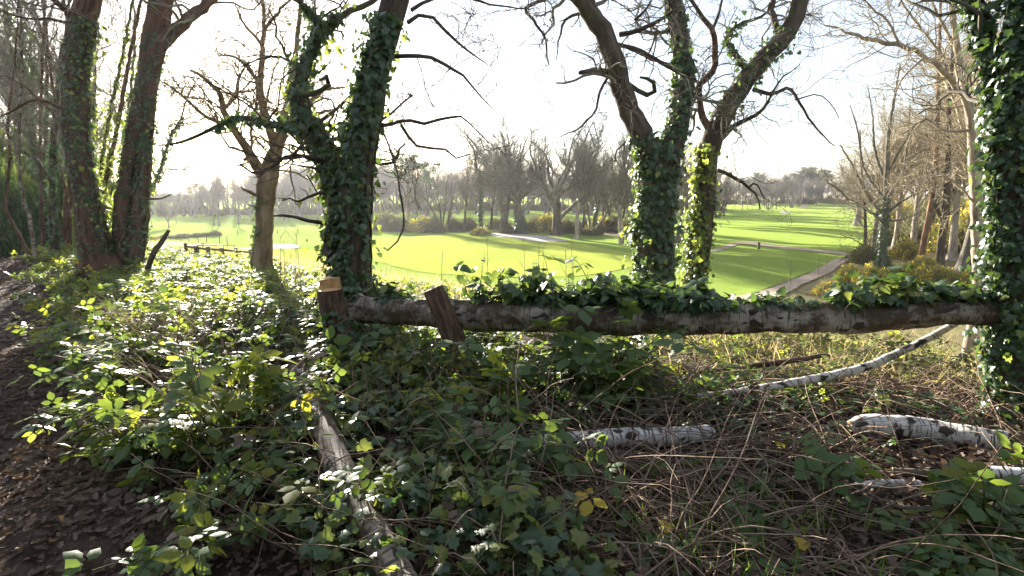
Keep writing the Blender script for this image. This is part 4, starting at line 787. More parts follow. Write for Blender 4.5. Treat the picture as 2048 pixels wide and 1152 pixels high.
solid_log('fallen_branch', 'slim grey branch on the ground below the thin birch piece', P, R, 'grey', 10, .08, cat='branch')
P, R = trace([(1060, 912, 30), (1140, 908, 36), (1240, 902, 38), (1340, 898, 36), (1420, 888, 30)], 34, jit=.006)
solid_log('birch_log', 'white birch log half buried under dead bramble stems in the middle', P, R, 'birch', 20, .06)
FP, FR = trace([(596, 765, 42), (615, 800, 46), (640, 870, 50), (668, 940, 54), (705, 1030, 60), (760, 1130, 66), (830, 1260, 72)], 46, jit=.008)
solid_log('birch_log', 'sunlit birch trunk running to the bottom edge under ivy leaves', FP, FR, 'birch_old', 24, .06)
P, R = trace([(642, 832, 9), (680, 845, 9), (720, 868, 9), (760, 884, 8), (830, 886, 7), (900, 880, 6)], 36, jit=.012); P[:, 2] += .1
solid_log('fallen_branch', 'twisted grey branch lying off the sunlit birch trunk', P, R, 'grey', 9, .08, cat='branch')
P, R = trace([(1080, 852, 6, 3.2), (1180, 828, 10, 3.3), (1260, 826, 12, 3.35), (1380, 818, 13, 3.4), (1430, 812, 10, 3.45)], 30, jit=.012)
solid_log('fallen_branch', 'grey branch lying across the brambles below the log', P, R, 'grey', 10, .08, cat='branch')
P, R = trace([(1180, 770, 6, 4.2), (1290, 752, 10, 4.3), (1420, 745, 10, 4.35), (1540, 728, 12, 4.3), (1660, 712, 8, 4.25)], 34, jit=.02)
solid_log('fallen_branch', 'dark knotted branch hanging level beneath the birch log', P, R, 'oak', 10, .1, cat='branch')
P, R = trace([(294, 540, 10, 9.0), (308, 505, 10, 9.), (322, 486, 9, 9.), (338, 460, 6, 9.)], 16)
solid_log('dead_branch', 'dead snapped stick slanting up right of the twin stems', P, R, 'oak', 9, .08, cat='branch')
P, R = trace([(112, 905, 10), (140, 890, 16), (165, 878, 12)], 10, jit=.004)
solid_log('bark_piece', 'curled brown piece of bark on the leafy path', P, R, 'dead', 10, .15, cat='bark')

# ------------------------------------------------------------------ low rail fence, stakes, post
def box(b, c, d, sx, sy, h):
    d = nrm(np.array([d[0], d[1], 0.])); s = np.array([-d[1], d[0], 0]); V = [c + d * sx * i + s * sy * j + np.array([0, 0, h * k]) for k in (0, 1) for i, j in ((-1, -1), (1, -1), (1, 1), (-1, 1))]
    b.add(V, [(3, 2, 1, 0), (4, 5, 6, 7), (0, 1, 5, 4), (1, 2, 6, 5), (2, 3, 7, 6), (3, 0, 4, 7)])
fp = [(470, 498.5), (447, 497.5), (433, 501), (420, 503), (407, 505.5), (393, 508), (374, 516), (395, 519), (419, 522.5), (446, 523), (474, 525.5), (503, 527.5)]
fg = [G(*q) for q in fp]; fe = thing('rail_fence', 'low wooden rail fence bending round the small bright green', 'fence', fg[6])
for i, g in enumerate(fg):
    b = Buf(); d = fg[min(i + 1, 11)] - fg[max(i - 1, 0)]; box(b, g - np.array([0, 0, .1]), d, .04, .04, .47 + .03 * rng.normal()); b.obj('post', 'wood', fe, smooth=False)
    if i < 11:
        b = Buf(); P = np.stack([g, (g + fg[i + 1]) / 2, fg[i + 1]]) + np.array([0, 0, .31]); tubes(b, P, np.full(3, .032), 6); b.obj('rail', 'wood', fe)
for i, (px, py) in enumerate([(362, 484), (378, 484), (397, 485.5), (414, 485), (440, 490), (455, 491), (476, 470), (555, 467), (596, 466)]):
    g = G(px, py); b = Buf(); tubes(b, np.stack([g, g + [0, 0, .4], g + [.02, 0, .9 if i < 6 else .6]]), np.array([.045, .04, .035]), 6, cap=True)
    tag(b.obj('marker_stake', 'wood'), '%s thin wooden stake from the left in the grass beyond the rail fence' % ORDN[i], 'stake', 'stakes in the grass beyond the fence')
g = G(1517, 499); b = Buf(); tubes(b, np.stack([g, g + [0, 0, .3], g + [0, 0, .62], g + [0, 0, .66]]), np.array([.13, .12, .12, .07]), 10, cap=True); tag(b.obj('marker_post', 'wood'), 'short dark post standing on the shaded fairway', 'post')

# ------------------------------------------------------------------ bushes
def bush(kind):
    n = 2600; d = nrm(rvec(n)); d[:, 2] = np.abs(d[:, 2]); r = rng.uniform(.35, 1., n) ** .6
    r = r * (1 + .25 * fract_noise(d[:, 0] * 3, d[:, 1] * 3, d[:, 2] * 3)); p = d * r[:, None] * np.array([1, 1, .8]); fb = Buf(); out = []
    sb = Buf(); P, R = [], []
    for i in range(60):
        a, e = rng.uniform(0, 6.28), rng.uniform(.3, 1.4); L = rng.uniform(.6, 1.05); q, w = stem((0, 0, -.05), (math.cos(a) * math.cos(e), math.sin(a) * math.cos(e), math.sin(e)), L, 7, .15, .05, .018, .005); P.append(q); R.append(w)
    P, R = np.stack(P), np.stack(R); tubes(sb, P, R, 4); q, w = children(P, R, 220, .3, 1., (20, 60), (.25, .5), 4, .2, .1, .6, .004); tubes(sb, q, w, 3); out.append(('stems', sb.mesh('stems', 'twig'), None))
    if kind == 'gorse':
        for k in range(3): scatter(fb, T_SPIKE, p + rvec(n, .03), frames(rvec(n), d + rvec(n, .5) + np.array([0, 0, .3])), rng.uniform(.1, .22, n))
        NF = 1000; i = rng.choice(n, NF, p=(lambda w: w / w.sum())((r > .75) * np.clip(.25 + fract_noise(d[:, 0] * 4, d[:, 1] * 4, 2.), .02, 1))); ob = Buf(); scatter(ob, T_DIA, p[i] * 1.08 + rvec(NF, .04), frames(rvec(NF), rvec(NF)), rng.uniform(.05, .11, NF))
        out.append(('foliage', fb.mesh('foliage', 'gorse', True, False), 'stuff')); out.append(('flowers', ob.mesh('flowers', 'gorse_flower', True, False), 'stuff'))
    else:
        m = {'scrub': 'scrub', 'holly': 'ivy', 'sunny': 'ivy_sun'}[kind]  # sunny is the holly bush with sunlight painted into its leaves
        for k in range(2): scatter(fb, T_DIA, p + rvec(n, .05), frames(rvec(n) + np.array([0, 0, .6]), d + rvec(n, .8)), rng.uniform(.05, .13, n))
        out.append(('foliage', fb.mesh('foliage', m, True, False), 'stuff'))
    return out
gorse, gorse2, scrub, scrub2, holly, sunny = bush('gorse'), bush('gorse'), bush('scrub'), bush('scrub'), bush('holly'), bush('sunny')
def shrub(name, label, pr, px, py, w, h, group=None, Y=None):
    g = G(px, py) if Y is None else at(px, py, Y); g[2] = float(H(g[0], g[1])); k = g[1] / ray(px, py)[1] / F; o = place(name, label, 'bush', pr, g, 1, None, group); o.scale = (w / 2 * k, w / 2 * k, h / .85 * k)
for L in [('yellow-flowering gorse spilling over the track edge', gorse, 1700, 566, 52, 34), ('flowering gorse at the foot of the ivy ringed tree', gorse2, 1735, 572, 60, 40), ('gorse in full yellow flower behind the ivy ringed tree', gorse, 1812, 516, 60, 34), ('small gorse under the leaning pine', gorse2, 1842, 540, 50, 26),
          ('low yellow gorse in front of the leaning pine', gorse, 1800, 566, 76, 34), ('gorse with sparse flowers below the forked trunk', gorse2, 1872, 572, 76, 36), ('yellow gorse near the pale arching tree', gorse, 1925, 580, 70, 36), ('gorse clump between the ivy ringed tree and the log ivy', gorse2, 1660, 590, 60, 24)]:
    shrub('gorse_bush', L[0], *L[1:])
shrub('scrub_bush', 'round brown bush at the end of the gravel track', scrub, 1737, 528, 70, 40)
for i, (px, py, w, h) in enumerate([(1775, 488, 70, 40), (1800, 470, 90, 60), (1835, 500, 80, 50), (1862, 478, 100, 80), (1890, 505, 80, 60), (1915, 485, 110, 90), (1945, 512, 90, 70), (1975, 495, 120, 110), (2010, 515, 110, 90), (2050, 500, 130, 120)]):
    shrub('scrub_bush', '%s twiggy brown thicket from the left among the trunks of the right wood' % ORDN[i], [scrub, gorse, scrub2][i % 3], px, py, w, h, 'twiggy thickets among the trunks of the right wood')
SG = 'brown scrub bushes under the middle row of trees'
for i, (px, py, w, h) in enumerate(sorted([(775, 458, 60, 32), (800, 462, 50, 30), (845, 463, 60, 28), (868, 466, 44, 32), (905, 462, 40, 26), (935, 462, 44, 26), (1000, 458, 60, 22), (1068, 463, 60, 30), (1090, 464, 50, 32), (1130, 466, 50, 28), (1150, 462, 40, 22), (1200, 463, 50, 26), (1225, 464, 40, 34), (1260, 470, 50, 40), (730, 458, 50, 26), (960, 470, 40, 14), (1180, 470, 50, 16), (1020, 466, 60, 12)])):
    shrub('scrub_bush', '%s brown scrub bush from the left under the middle row of trees' % ORDN[i], [scrub, scrub2, scrub, gorse][i % 4], px, py, w, h, SG)
for i, (px, py, w, h) in enumerate(sorted([(300, 480, 30, 7), (330, 477, 34, 8), (365, 475, 36, 8), (395, 473, 30, 7), (430, 471, 26, 10), (412, 472, 26, 7)])):
    shrub('scrub_bush', '%s patch from the left of low dark scrub across the hazy fairway' % ORDN[i], [scrub, scrub2][i % 2], px, py, w, h, 'low dark scrub across the hazy fairway')
for i, (px, py, w, h) in enumerate(shrub_q):
    shrub('scrub_bush', 'grey brown undergrowth bush at the foot of the far woodland', [scrub, scrub2][i % 2], px, py, w, h, 'undergrowth bushes along the foot of the far woodland')
HG = 'evergreen shrubs in the wood at the left'
for i, (px, py, Y, w, h, pr) in enumerate([(20, 500, 16, 120, 150, holly), (60, 500, 18, 110, 130, sunny), (120, 500, 20, 110, 140, holly), (-20, 500, 13, 90, 110, holly), (190, 500, 16, 70, 160, sunny), (215, 500, 15, 60, 120, sunny), (165, 500, 19, 80, 170, holly), (90, 500, 22, 120, 180, sunny), (10, 500, 24, 140, 200, sunny), (230, 500, 18, 60, 170, holly), (-60, 500, 18, 140, 190, holly), (140, 500, 26, 120, 150, sunny)]):
    shrub('evergreen_shrub', 'leafy green shrub growing among the slim trunks at the left', pr, px, py, w, h, HG, Y)

# unseen evergreens added behind the viewpoint to screen open sky and darken the bank
for i, (x, y, w, h) in enumerate([(-7.5, -3.5, 2.6, 5.5), (-4.0, -6.0, 2.8, 6.5), (-.5, -6.8, 2.8, 7.), (3.2, -6.2, 2.8, 6.5), (6.6, -4.2, 2.7, 6.), (8.2, -.6, 2.2, 5.)]):
    o = place('evergreen_shrub', '%s tall unseen evergreen from the left, added behind the viewpoint for shade' % ORDN[i], 'bush', holly, (x, y, float(H(x, y))), 1., None, 'unseen evergreens added behind the viewpoint for shade'); o.scale = (w, w, h)

# ------------------------------------------------------------------ undergrowth
def S1(x, y): return (x + .95 * y - .4) / 1.38      # metres from the path edge
def sample(n, x0, x1, y0, y1, w):
    P = np.zeros((0, 2))
    while len(P) < n:
        q = np.stack([rng.uniform(x0, x1, n * 3), rng.uniform(y0, y1, n * 3)], 1); q = q[rng.uniform(0, 1, len(q)) < w(q[:, 0], q[:, 1])]; P = np.vstack([P, q])
    P = P[:n]; return np.c_[P, H(P[:, 0], P[:, 1])]
def near_fore(x, y, a, b_):
    fx = np.interp(y, FP[::-1, 1], FP[::-1, 0]); return (x - fx > a) & (x - fx < b_)
def openlog(x, y):
    C = np.concatenate(CLEAR)[:, :2]; d = np.min(np.hypot(x[:, None] - C[None, :, 0] * .93, y[:, None] - C[None, :, 1] * .93), axis=1); return np.where(d < .26, .1, 1.)
def inview(x, y, m=1.18): return (np.abs(x) < y * m + .6)
def canes(base, L, rise, N=9, grav=.16, spread=1., noise=.12):
    n = len(base); a = rng.uniform(0, 6.28, n); d = nrm(np.stack([np.cos(a) * spread, np.sin(a) * spread, rise], 1)); P = np.zeros((n, N, 3)); p = base.copy(); P[:, 0] = p
    for i in range(1, N):
        d = nrm(d + rvec(n, noise) + np.array([0, 0, -grav])); p = p + d * (L / (N - 1))[:, None]; p[:, 2] = np.maximum(p[:, 2], H(p[:, 0], p[:, 1]) + .015); P[:, i] = p
    return P
def cane_leaves(P, per, pet=.05, k0=2):
    n, N, _ = P.shape; idx = np.repeat(np.arange(n), per); u = rng.uniform(k0, N - 1.001, len(idx)); k = u.astype(int); u = (u - k)[:, None]
    p = P[idx, k] * (1 - u) + P[idx, k + 1] * u; d = nrm(rvec(len(idx)) * np.array([1, 1, .35]) + np.array([0, 0, .15])); m = len(idx)
    pos = p + d * pet * rng.uniform(.5, 1.3, m)[:, None] + np.array([0, 0, .01]); return pos, nrm(np.array([0, 0, 1.]) + rvec(m, .42)), nrm(d + np.array([0, 0, -.25])), p
def bramble_bed(name, label, base, L, rise, per, size, mats, t, stems=True, cat='brambles', yellow=0., stem_mat='green_stem', grav=.16):
    P = canes(base, L, rise, grav=grav); th = thing(name, label, cat, base.mean(0)); th['kind'] = 'stuff'
    if stems: b = Buf(); tubes(b, P, np.linspace(.0045, .002, 9)[None] * rng.uniform(.7, 1.4, (len(P), 1)), 3); tag(b.obj('canes', stem_mat, th), kind='stuff')
    pos, n, d, p0 = cane_leaves(P, per); sc = rng.uniform(.65, 1.3, len(pos)) * size; Rm = frames(n, d); r = rng.uniform(0, 1, len(pos)); e = np.cumsum([0] + [m[1] for m in mats])
    for i, (m, f) in enumerate(mats):
        k = (r >= e[i]) & (r < e[i + 1])
        if k.any(): b = Buf(); scatter(b, t, pos[k], Rm[k], sc[k]); tag(b.obj('leaves', m, th, attr=False), kind='stuff')
    return th
n = 540; base = sample(n, -5.8, -.1, 1.75, 5.2, lambda x, y: ((S1(x, y) > -.12) & inview(x, y)) * np.clip((S1(x, y) + .2) * 2.2, .2, 1) * np.where((y < 2.7) & (S1(x, y) < .5), .75, 1) * np.where((x > -1.2) & (y < 3.6), .15, 1) * np.where(near_fore(x, y, -.5, .2), .16, 1))
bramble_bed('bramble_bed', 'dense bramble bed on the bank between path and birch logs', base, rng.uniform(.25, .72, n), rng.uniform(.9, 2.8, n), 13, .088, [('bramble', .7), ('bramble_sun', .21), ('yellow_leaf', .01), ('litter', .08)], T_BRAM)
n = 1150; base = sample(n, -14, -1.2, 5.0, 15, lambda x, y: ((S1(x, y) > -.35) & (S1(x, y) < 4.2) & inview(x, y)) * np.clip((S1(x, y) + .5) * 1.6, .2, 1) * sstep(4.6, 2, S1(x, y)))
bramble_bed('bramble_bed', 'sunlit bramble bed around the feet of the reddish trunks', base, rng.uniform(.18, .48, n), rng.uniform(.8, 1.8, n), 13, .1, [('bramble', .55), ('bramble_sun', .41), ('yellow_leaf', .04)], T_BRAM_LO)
# hedge of bramble in front of and below the log
def along_log(n, dy0, dy1, u0=0., u1=1.):
    u = rng.uniform(u0, u1, n) * (len(LOGP) - 1); k = np.clip(u.astype(int), 0, len(LOGP) - 2); p = LOGP[k] + (LOGP[k + 1] - LOGP[k]) * (u - k)[:, None]; p = p + np.c_[np.zeros(n), rng.uniform(dy0, dy1, n), np.zeros(n)]; p[:, 2] = H(p[:, 0], p[:, 1]); return p
n = 80; base = along_log(n, -.4, .35, .28, .55)
bramble_bed('bramble_hedge', 'dark bramble growth under the middle of the birch log', base, rng.uniform(.45, .95, n), rng.uniform(1.1, 2.6, n), 13, .1, [('bramble', .86), ('bramble_sun', .06), ('litter', .08)], T_BRAM, grav=.2)
n = 28; base = along_log(n, .1, .5, .6, .9)
bramble_bed('bramble_hedge', 'sparse low brambles under the right part of the birch log', base, rng.uniform(.2, .45, n), rng.uniform(.5, 1.5, n), 9, .085, [('bramble', .8), ('bramble_sun', .2)], T_BRAM)
n = 110; base = sample(n, -.6, 4.6, 1.65, 3.7, lambda x, y: inview(x, y) * openlog(x, y) * np.where((x > 1.9) & (y > 2.2), .35, 1) * np.clip(.42 + .55 * fract_noise(x * 1.6 + 2, y * 1.6), .06, 1))
bramble_bed('bramble_bed', 'scattered brambles among the dead stems in front of the log', base, rng.uniform(.15, .42, n), rng.uniform(.5, 1.6, n), 6, .078, [('bramble', .8), ('bramble_sun', .08), ('litter', .12)], T_BRAM)
n = 38; base = sample(n, 1.4, 2.8, 1.65, 2.15, lambda x, y: inview(x, y) * openlog(x, y) * (x > y * .84))
bramble_bed('bramble_bed', 'leafy brambles in the bottom right corner', base, rng.uniform(.2, .42, n), rng.uniform(.7, 1.6, n), 9, .09, [('bramble', .9), ('bramble_sun', .1)], T_BRAM)
# ivy mound left of the stump, ivy carpet round the sunlit trunk
n = 110; base = sample(n, -2.6, -1.1, 4.2, 5.2, lambda x, y: np.ones_like(x))
bramble_bed('ivy_mound', 'dark ivy mound heaped left of the cut stump', base, rng.uniform(.35, .72, n), rng.uniform(1.6, 4., n), 24, .065, [('ivy', .94), ('ivy_sun', .06)], T_IVY, cat='ivy', grav=.22, stem_mat='dead')
def carpet(name, label, base, size, mats, lift, t=T_IVY, cat='ivy'):
    n = len(base); pos = base + np.c_[np.zeros((n, 2)), rng.uniform(lift[0], lift[1], n)]; th = thing(name, label, cat, base.mean(0)); th['kind'] = 'stuff'; r = rng.uniform(0, 1, n); e = np.cumsum([0] + [m[1] for m in mats]); sc = rng.uniform(.6, 1.3, n) * size
    a = rng.uniform(0, 6.28, n); Rm = frames(nrm(np.array([0, -.1, 1.]) + rvec(n, .4)), np.stack([np.cos(a), np.sin(a), -.2 + 0 * a], 1)); b = Buf(); q = base - np.array([0, 0, .02])
    tubes(b, np.stack([q, (q + pos) / 2 + rvec(n, .008), pos], 1), np.tile([.0018, .0015, .0012], (n, 1)), 3); tag(b.obj('stalks', 'green_stem', th), kind='stuff')
    for i, (m, f) in enumerate(mats):
        k = (r >= e[i]) & (r < e[i + 1]); b = Buf(); scatter(b, t, pos[k], Rm[k], sc[k]); tag(b.obj('leaves', m, th, attr=False), kind='stuff')
base = sample(1150, -2.2, .9, 1.6, 3.3, lambda x, y: near_fore(x, y, -.35, .85) * np.clip(.6 + .6 * fract_noise(x * 3, y * 3), .1, 1) * np.where(near_fore(x, y, -.1, .09), .4, 1))
carpet('ivy_carpet', 'bright ivy leaves crowding along the sunlit birch trunk', base, .066, [('ivy', .55), ('ivy_sun', .45)], (.06, .27))
base = sample(1500, -.9, 3.4, 3.0, 4.6, lambda x, y: inview(x, y) * np.clip(.3 + .7 * fract_noise(x * 2.1, y * 2.3), 0, 1))
carpet('ivy_carpet', 'dark ivy creeping over the ground below the birch log', base, .05, [('ivy', .95), ('ivy_sun', .05)], (.02, .12))
# tangle of dead stems
n = 1750; base = sample(n, -.5, 4.3, 1.6, 4.1, lambda x, y: inview(x, y) * openlog(x, y) * np.clip(.35 + .4 * fract_noise(x * 1.2, y * 1.4) + .45 * sstep(-.6, .7, x), .05, 1)); base[:, 2] += rng.uniform(0, .1, n) ** 1.5
P = canes(base, rng.uniform(.3, 1.25, n), rng.uniform(-.05, 1.1, n), 11, .1, noise=.12); b = Buf(); tubes(b, P, np.linspace(.0048, .0018, 11)[None] * rng.uniform(.4, 1.4, (n, 1)), 3)
tag(b.obj('dead_stems', 'dead'), 'tangle of dry brown bramble stems in front of the log', 'dead stems', kind='stuff')
n = 900; base = sample(n, -5., 0., 1.7, 5.0, lambda x, y: ((S1(x, y) > .2) & inview(x, y)) * np.where(near_fore(x, y, -.6, 3.), .2, 1.)); base[:, 2] += rng.uniform(0, .15, n)
P = canes(base, rng.uniform(.25, .8, n), rng.uniform(.2, 3.5, n), 10, .1); b = Buf(); tubes(b, P, np.linspace(.004, .0015, 10)[None] * rng.uniform(.5, 1.4, (n, 1)), 3)
tag(b.obj('dead_stems', 'dead'), 'dry stems poking through the bramble bank beside the path', 'dead stems', kind='stuff')
# leaf litter
def litter(name, label, base, t, size, lift=.03, mat='litter'):
    n = len(base); a = rng.uniform(0, 6.28, n); b = Buf(); scatter(b, t, base + np.c_[np.zeros((n, 2)), rng.uniform(.012, lift + .012, n)], frames(nrm(np.array([0, 0, 1.]) + rvec(n, .38)), np.stack([np.cos(a), np.sin(a), rng.normal(size=n) * .25], 1)), rng.uniform(.5, 1.3, n) * size)
    return tag(b.obj(name, mat, smooth=False, attr=False), label, 'leaf litter', kind='stuff')
litter('leaf_litter', 'dead oak leaves strewn over the near path', sample(9500, -5.5, -.2, 1.2, 5.0, lambda x, y: inview(x, y, 1.3) * np.clip(.25 + .75 * sstep(-1.5, -.2, S1(x, y)), 0, 1) * (S1(x, y) < .9)), T_OAK, .06)
litter('leaf_litter', 'dead leaves along the path further off', sample(7000, -14, -3, 4.6, 14, lambda x, y: inview(x, y, 1.3) * np.clip(.2 + .8 * sstep(-1.6, -.2, S1(x, y)), 0, 1) * (S1(x, y) < .8)), T_OAK_LO, .08)
litter('leaf_litter', 'dead leaves lying among stems and logs in front of the birch log', sample(5500, -2.5, 4.8, 1.5, 4.6, lambda x, y: (inview(x, y)) & (S1(x, y) > .5)), T_OAK, .08, .06)
# grass
def blades(name, label, base, L, mat, lean=.35, kind='stuff'):
    n = len(base); d = nrm(np.array([0, 0, 1.]) + rvec(n, lean)); b = Buf(); scatter(b, T_BLADE, base - np.array([0, 0, .02]), frames(rvec(n), d), L); return tag(b.obj(name, mat, attr=False), label, 'grass', kind='stuff')
base = sample(420, .5, 1.7, 1.65, 2.4, lambda x, y: np.clip(.5 + .8 * fract_noise(x * 4, y * 4), .05, 1)); blades('grass_tufts', 'fresh green grass blades at the bottom edge', base, rng.uniform(.08, .26, 420), 'green_grass', .6)
n = 6500; base = sample(n, .8, 11, 4.3, 11, lambda x, y: inview(x, y) * np.clip(.45 + .6 * fract_noise(x * 1.1, y * 1.3), .05, 1)); blades('dry_grass', 'dry straw grass seen beneath and behind the birch log', base, rng.uniform(.12, .42, n), 'dry_grass', .45)
n = 14000; base = sample(n, -16, 22, 7, 30, lambda x, y: inview(x, y) * ((y + .78 * x) > 6.5) * np.clip(.5 + .5 * fract_noise(x * .7, y * .6), .08, 1) * sstep(31, 22, y + .55 * x)); blades('dry_grass', 'pale rough grass on the slope down to the fairway', base, rng.uniform(.18, .5, n), 'dry_grass', .4)
n = 5000; base = sample(n, -16, 22, 6, 28, lambda x, y: inview(x, y) * ((y + .78 * x) > 6.5) * np.clip(.3 + .7 * fract_noise(x * .9, y * .8), .0, 1) * sstep(31, 20, y + .55 * x)); blades('green_rough', 'green tufts in the rough on the slope', base, rng.uniform(.15, .4, n), 'green_grass', .5)
n = 380; base = sample(n, .5, 9, 4.2, 9.5, lambda x, y: inview(x, y) * 1.)
bramble_bed('bramble_bed', 'russet and green scrub leaves on the slope behind the birch log', base, rng.uniform(.3, .8, n), rng.uniform(.7, 2., n), 12, .09, [('scrub', .5), ('bramble_sun', .3), ('bramble', .2)], T_BRAM_LO, stem_mat='dead')
n = 300; base = sample(n, -9, 1.5, 5.8, 13, lambda x, y: inview(x, y) * ((y + .78 * x) > 5.5) * ((y + .78 * x) < 10))
bramble_bed('bramble_bed', 'bright brambles along the crest left of the ivy tree', base, rng.uniform(.1, .27, n), rng.uniform(1., 2.4, n), 11, .085, [('bramble', .45), ('bramble_sun', .5), ('yellow_leaf', .05)], T_BRAM_LO)

# ------------------------------------------------------------------ ivy clumps rising from the log, each leaf of its own
def leaf_mesh(t, m, key={}):
    k = (id(t[0]), m)
    if k not in key: bb = Buf(); bb.add(t[0], None, t[1]); key[k] = bb.mesh('leaf', m, True, False)
    return key[k]
from mathutils import Matrix
def put_leaf(name, me, parent, base, pos, Rm, s):
    l = bpy.data.objects.new(name, me); COL.objects.link(l); l.parent = parent; l.rotation_mode = 'QUATERNION'; l.rotation_quaternion = Matrix(Rm.tolist()).to_quaternion(); l.location = (pos - base).tolist(); l.scale = [s] * 3
def log_at(px):
    k = int(np.argmin([abs((p[0] / (p[1] * cP - (p[2] - EYE) * sP)) * F + 1024 - px) for p in LOGP])); return LOGP[k], LOGR[k]
def ivy_clump(label, px0, px1, n, h, per, size, mats=('ivy',), berries=0, front=.3, keep=90):
    pts = [log_at(rng.uniform(px0, px1)) for _ in range(n)]; base = np.array([p + np.array([0, rng.uniform(-front, .8) * r, .75 * r]) for p, r in pts]); c = base.mean(0); th = thing('ivy_clump', label, 'ivy', c)
    L = rng.uniform(h[0], h[1], n) * (.5 + .5 * rng.uniform(0, 1, n)); P = canes(base, L, rng.uniform(1.2, 5., n), 8, .05, noise=.12); P[..., 2] = np.maximum(P[..., 2], base[:, None, 2] - .12)
    b = Buf(); tubes(b, P, np.linspace(.004, .0018, 8)[None].repeat(n, 0), 4); b.obj('stems', 'green_stem', th)
    pos, nr, d, p0 = cane_leaves(P, per, .055, .6); d = nrm(d + np.array([0, 0, -.5])); Rm = frames(nr, d); sc = rng.uniform(.65, 1.25, len(pos)) * size
    b = Buf(); tubes(b, np.stack([p0, (p0 + pos) / 2 + [0, 0, .006], pos], 1), np.tile([.0015, .0012, .001], (len(pos), 1)), 3); tag(b.obj('leaf_stalks', 'green_stem', th), kind='stuff')
    order = np.argsort(pos[:, 1]); mi = rng.integers(0, len(mats), len(pos)); tt = [T_HEART, T_IVY]
    for i in order[:keep]: put_leaf('ivy_leaf', leaf_mesh(tt[i % 2], mats[mi[i]]), th, c, pos[i], Rm[i], sc[i])
    r = order[keep:]
    if len(r): b = Buf(); scatter(b, T_HEART, pos[r], Rm[r], sc[r]); tag(b.obj('leaves', mats[0], th, attr=False), kind='stuff')
    for k in range(berries):
        tip = P[k, -1]; b = Buf(); q = tip + nrm(rvec(14)) * rng.uniform(.008, .022, 14)[:, None]
        for c_ in q: a = np.array([(0, 0, 1), (1, 0, 0), (0, 1, 0), (-1, 0, 0), (0, -1, 0), (0, 0, -1)]) * .006 + c_; b.add(a, None, [(0, 1, 2), (0, 2, 3), (0, 3, 4), (0, 4, 1), (5, 2, 1), (5, 3, 2), (5, 4, 3), (5, 1, 4)])
        b.obj('berry_head', 'berry', th)
ivy_clump('tall ivy clump with berry heads on the log right of the leaning stub', 950, 1060, 16, (.18, .5), 10, .088, ('ivy', 'ivy', 'ivy_sun'), 3)
ivy_clump('ivy spray on the log just left of the V oak', 1060, 1200, 16, (.15, .4), 10, .085, ('ivy',), 2)
ivy_clump('bushy ivy on the log in front of the V oak trunk', 1190, 1330, 24, (.2, .52), 12, .08, ('ivy', 'ivy', 'ivy_sun'), 1)
ivy_clump('ivy on the log below the leaning oak', 1330, 1440, 14, (.12, .3), 10, .08, ('ivy',), 1)
ivy_clump('low ivy fringe along the top of the log beside the gravel track', 1440, 1610, 17, (.06, .15), 8, .065, ('ivy',))
ivy_clump('ivy tumbling over the log in front of the gorse', 1660, 1790, 22, (.15, .34), 12, .075, ('ivy', 'ivy_sun', 'ivy'), 1, .9)
ivy_clump('ivy on the log next to the ivy-clad tree', 1800, 1940, 14, (.1, .24), 10, .075, ('ivy', 'ivy_sun', 'ivy'), 0, .9)
ivy_clump('small dark ivy draped over the log behind the stump', 690, 800, 16, (.06, .2), 9, .07, ('ivy',))
ivy_clump('thin ivy and twigs between stub and stump', 780, 940, 8, (.1, .34), 7, .07, ('ivy', 'ivy_sun'))
ivy_clump('ivy hanging down the front of the log at its middle', 1080, 1420, 26, (.1, .22), 10, .08, ('ivy',), 0, 1.15)

# ------------------------------------------------------------------ single bramble sprays and yellow leaves one can pick out
def spray(label, px, py, Y, h, n, per, size, mats, five=False):
    c = at(px, py, Y); gz = float(H(c[0], c[1])); base = np.array([[c[0] + rng.normal() * .05, c[1] + rng.normal() * .05, gz] for _ in range(n)]); th = thing('bramble_spray', label, 'bramble', (c[0], c[1], gz)); o = np.array([c[0], c[1], gz])
    P = canes(base, rng.uniform(.85, 1.15, n) * h * 1.25, rng.uniform(2.5, 5., n), 9, .13, noise=.08); b = Buf(); tubes(b, P, np.linspace(.005, .002, 9)[None].repeat(n, 0), 5); b.obj('cane', 'green_stem', th)
    pos, nr, d, p0 = cane_leaves(P, per, .07, 2.5); Rm = frames(nr, d); b = Buf(); tubes(b, np.stack([p0, (p0 + pos) / 2 + [0, 0, .008], pos], 1), np.tile([.0016, .0014, .0012], (len(pos), 1)), 3); tag(b.obj('leaf_stalks', 'green_stem', th), kind='stuff')
    for i in range(len(pos)): put_leaf('leaf', leaf_mesh(T_BRAM5 if five and i % 2 else T_BRAM, mats[i % len(mats)]), th, o, pos[i], Rm[i], size * rng.uniform(.75, 1.25))
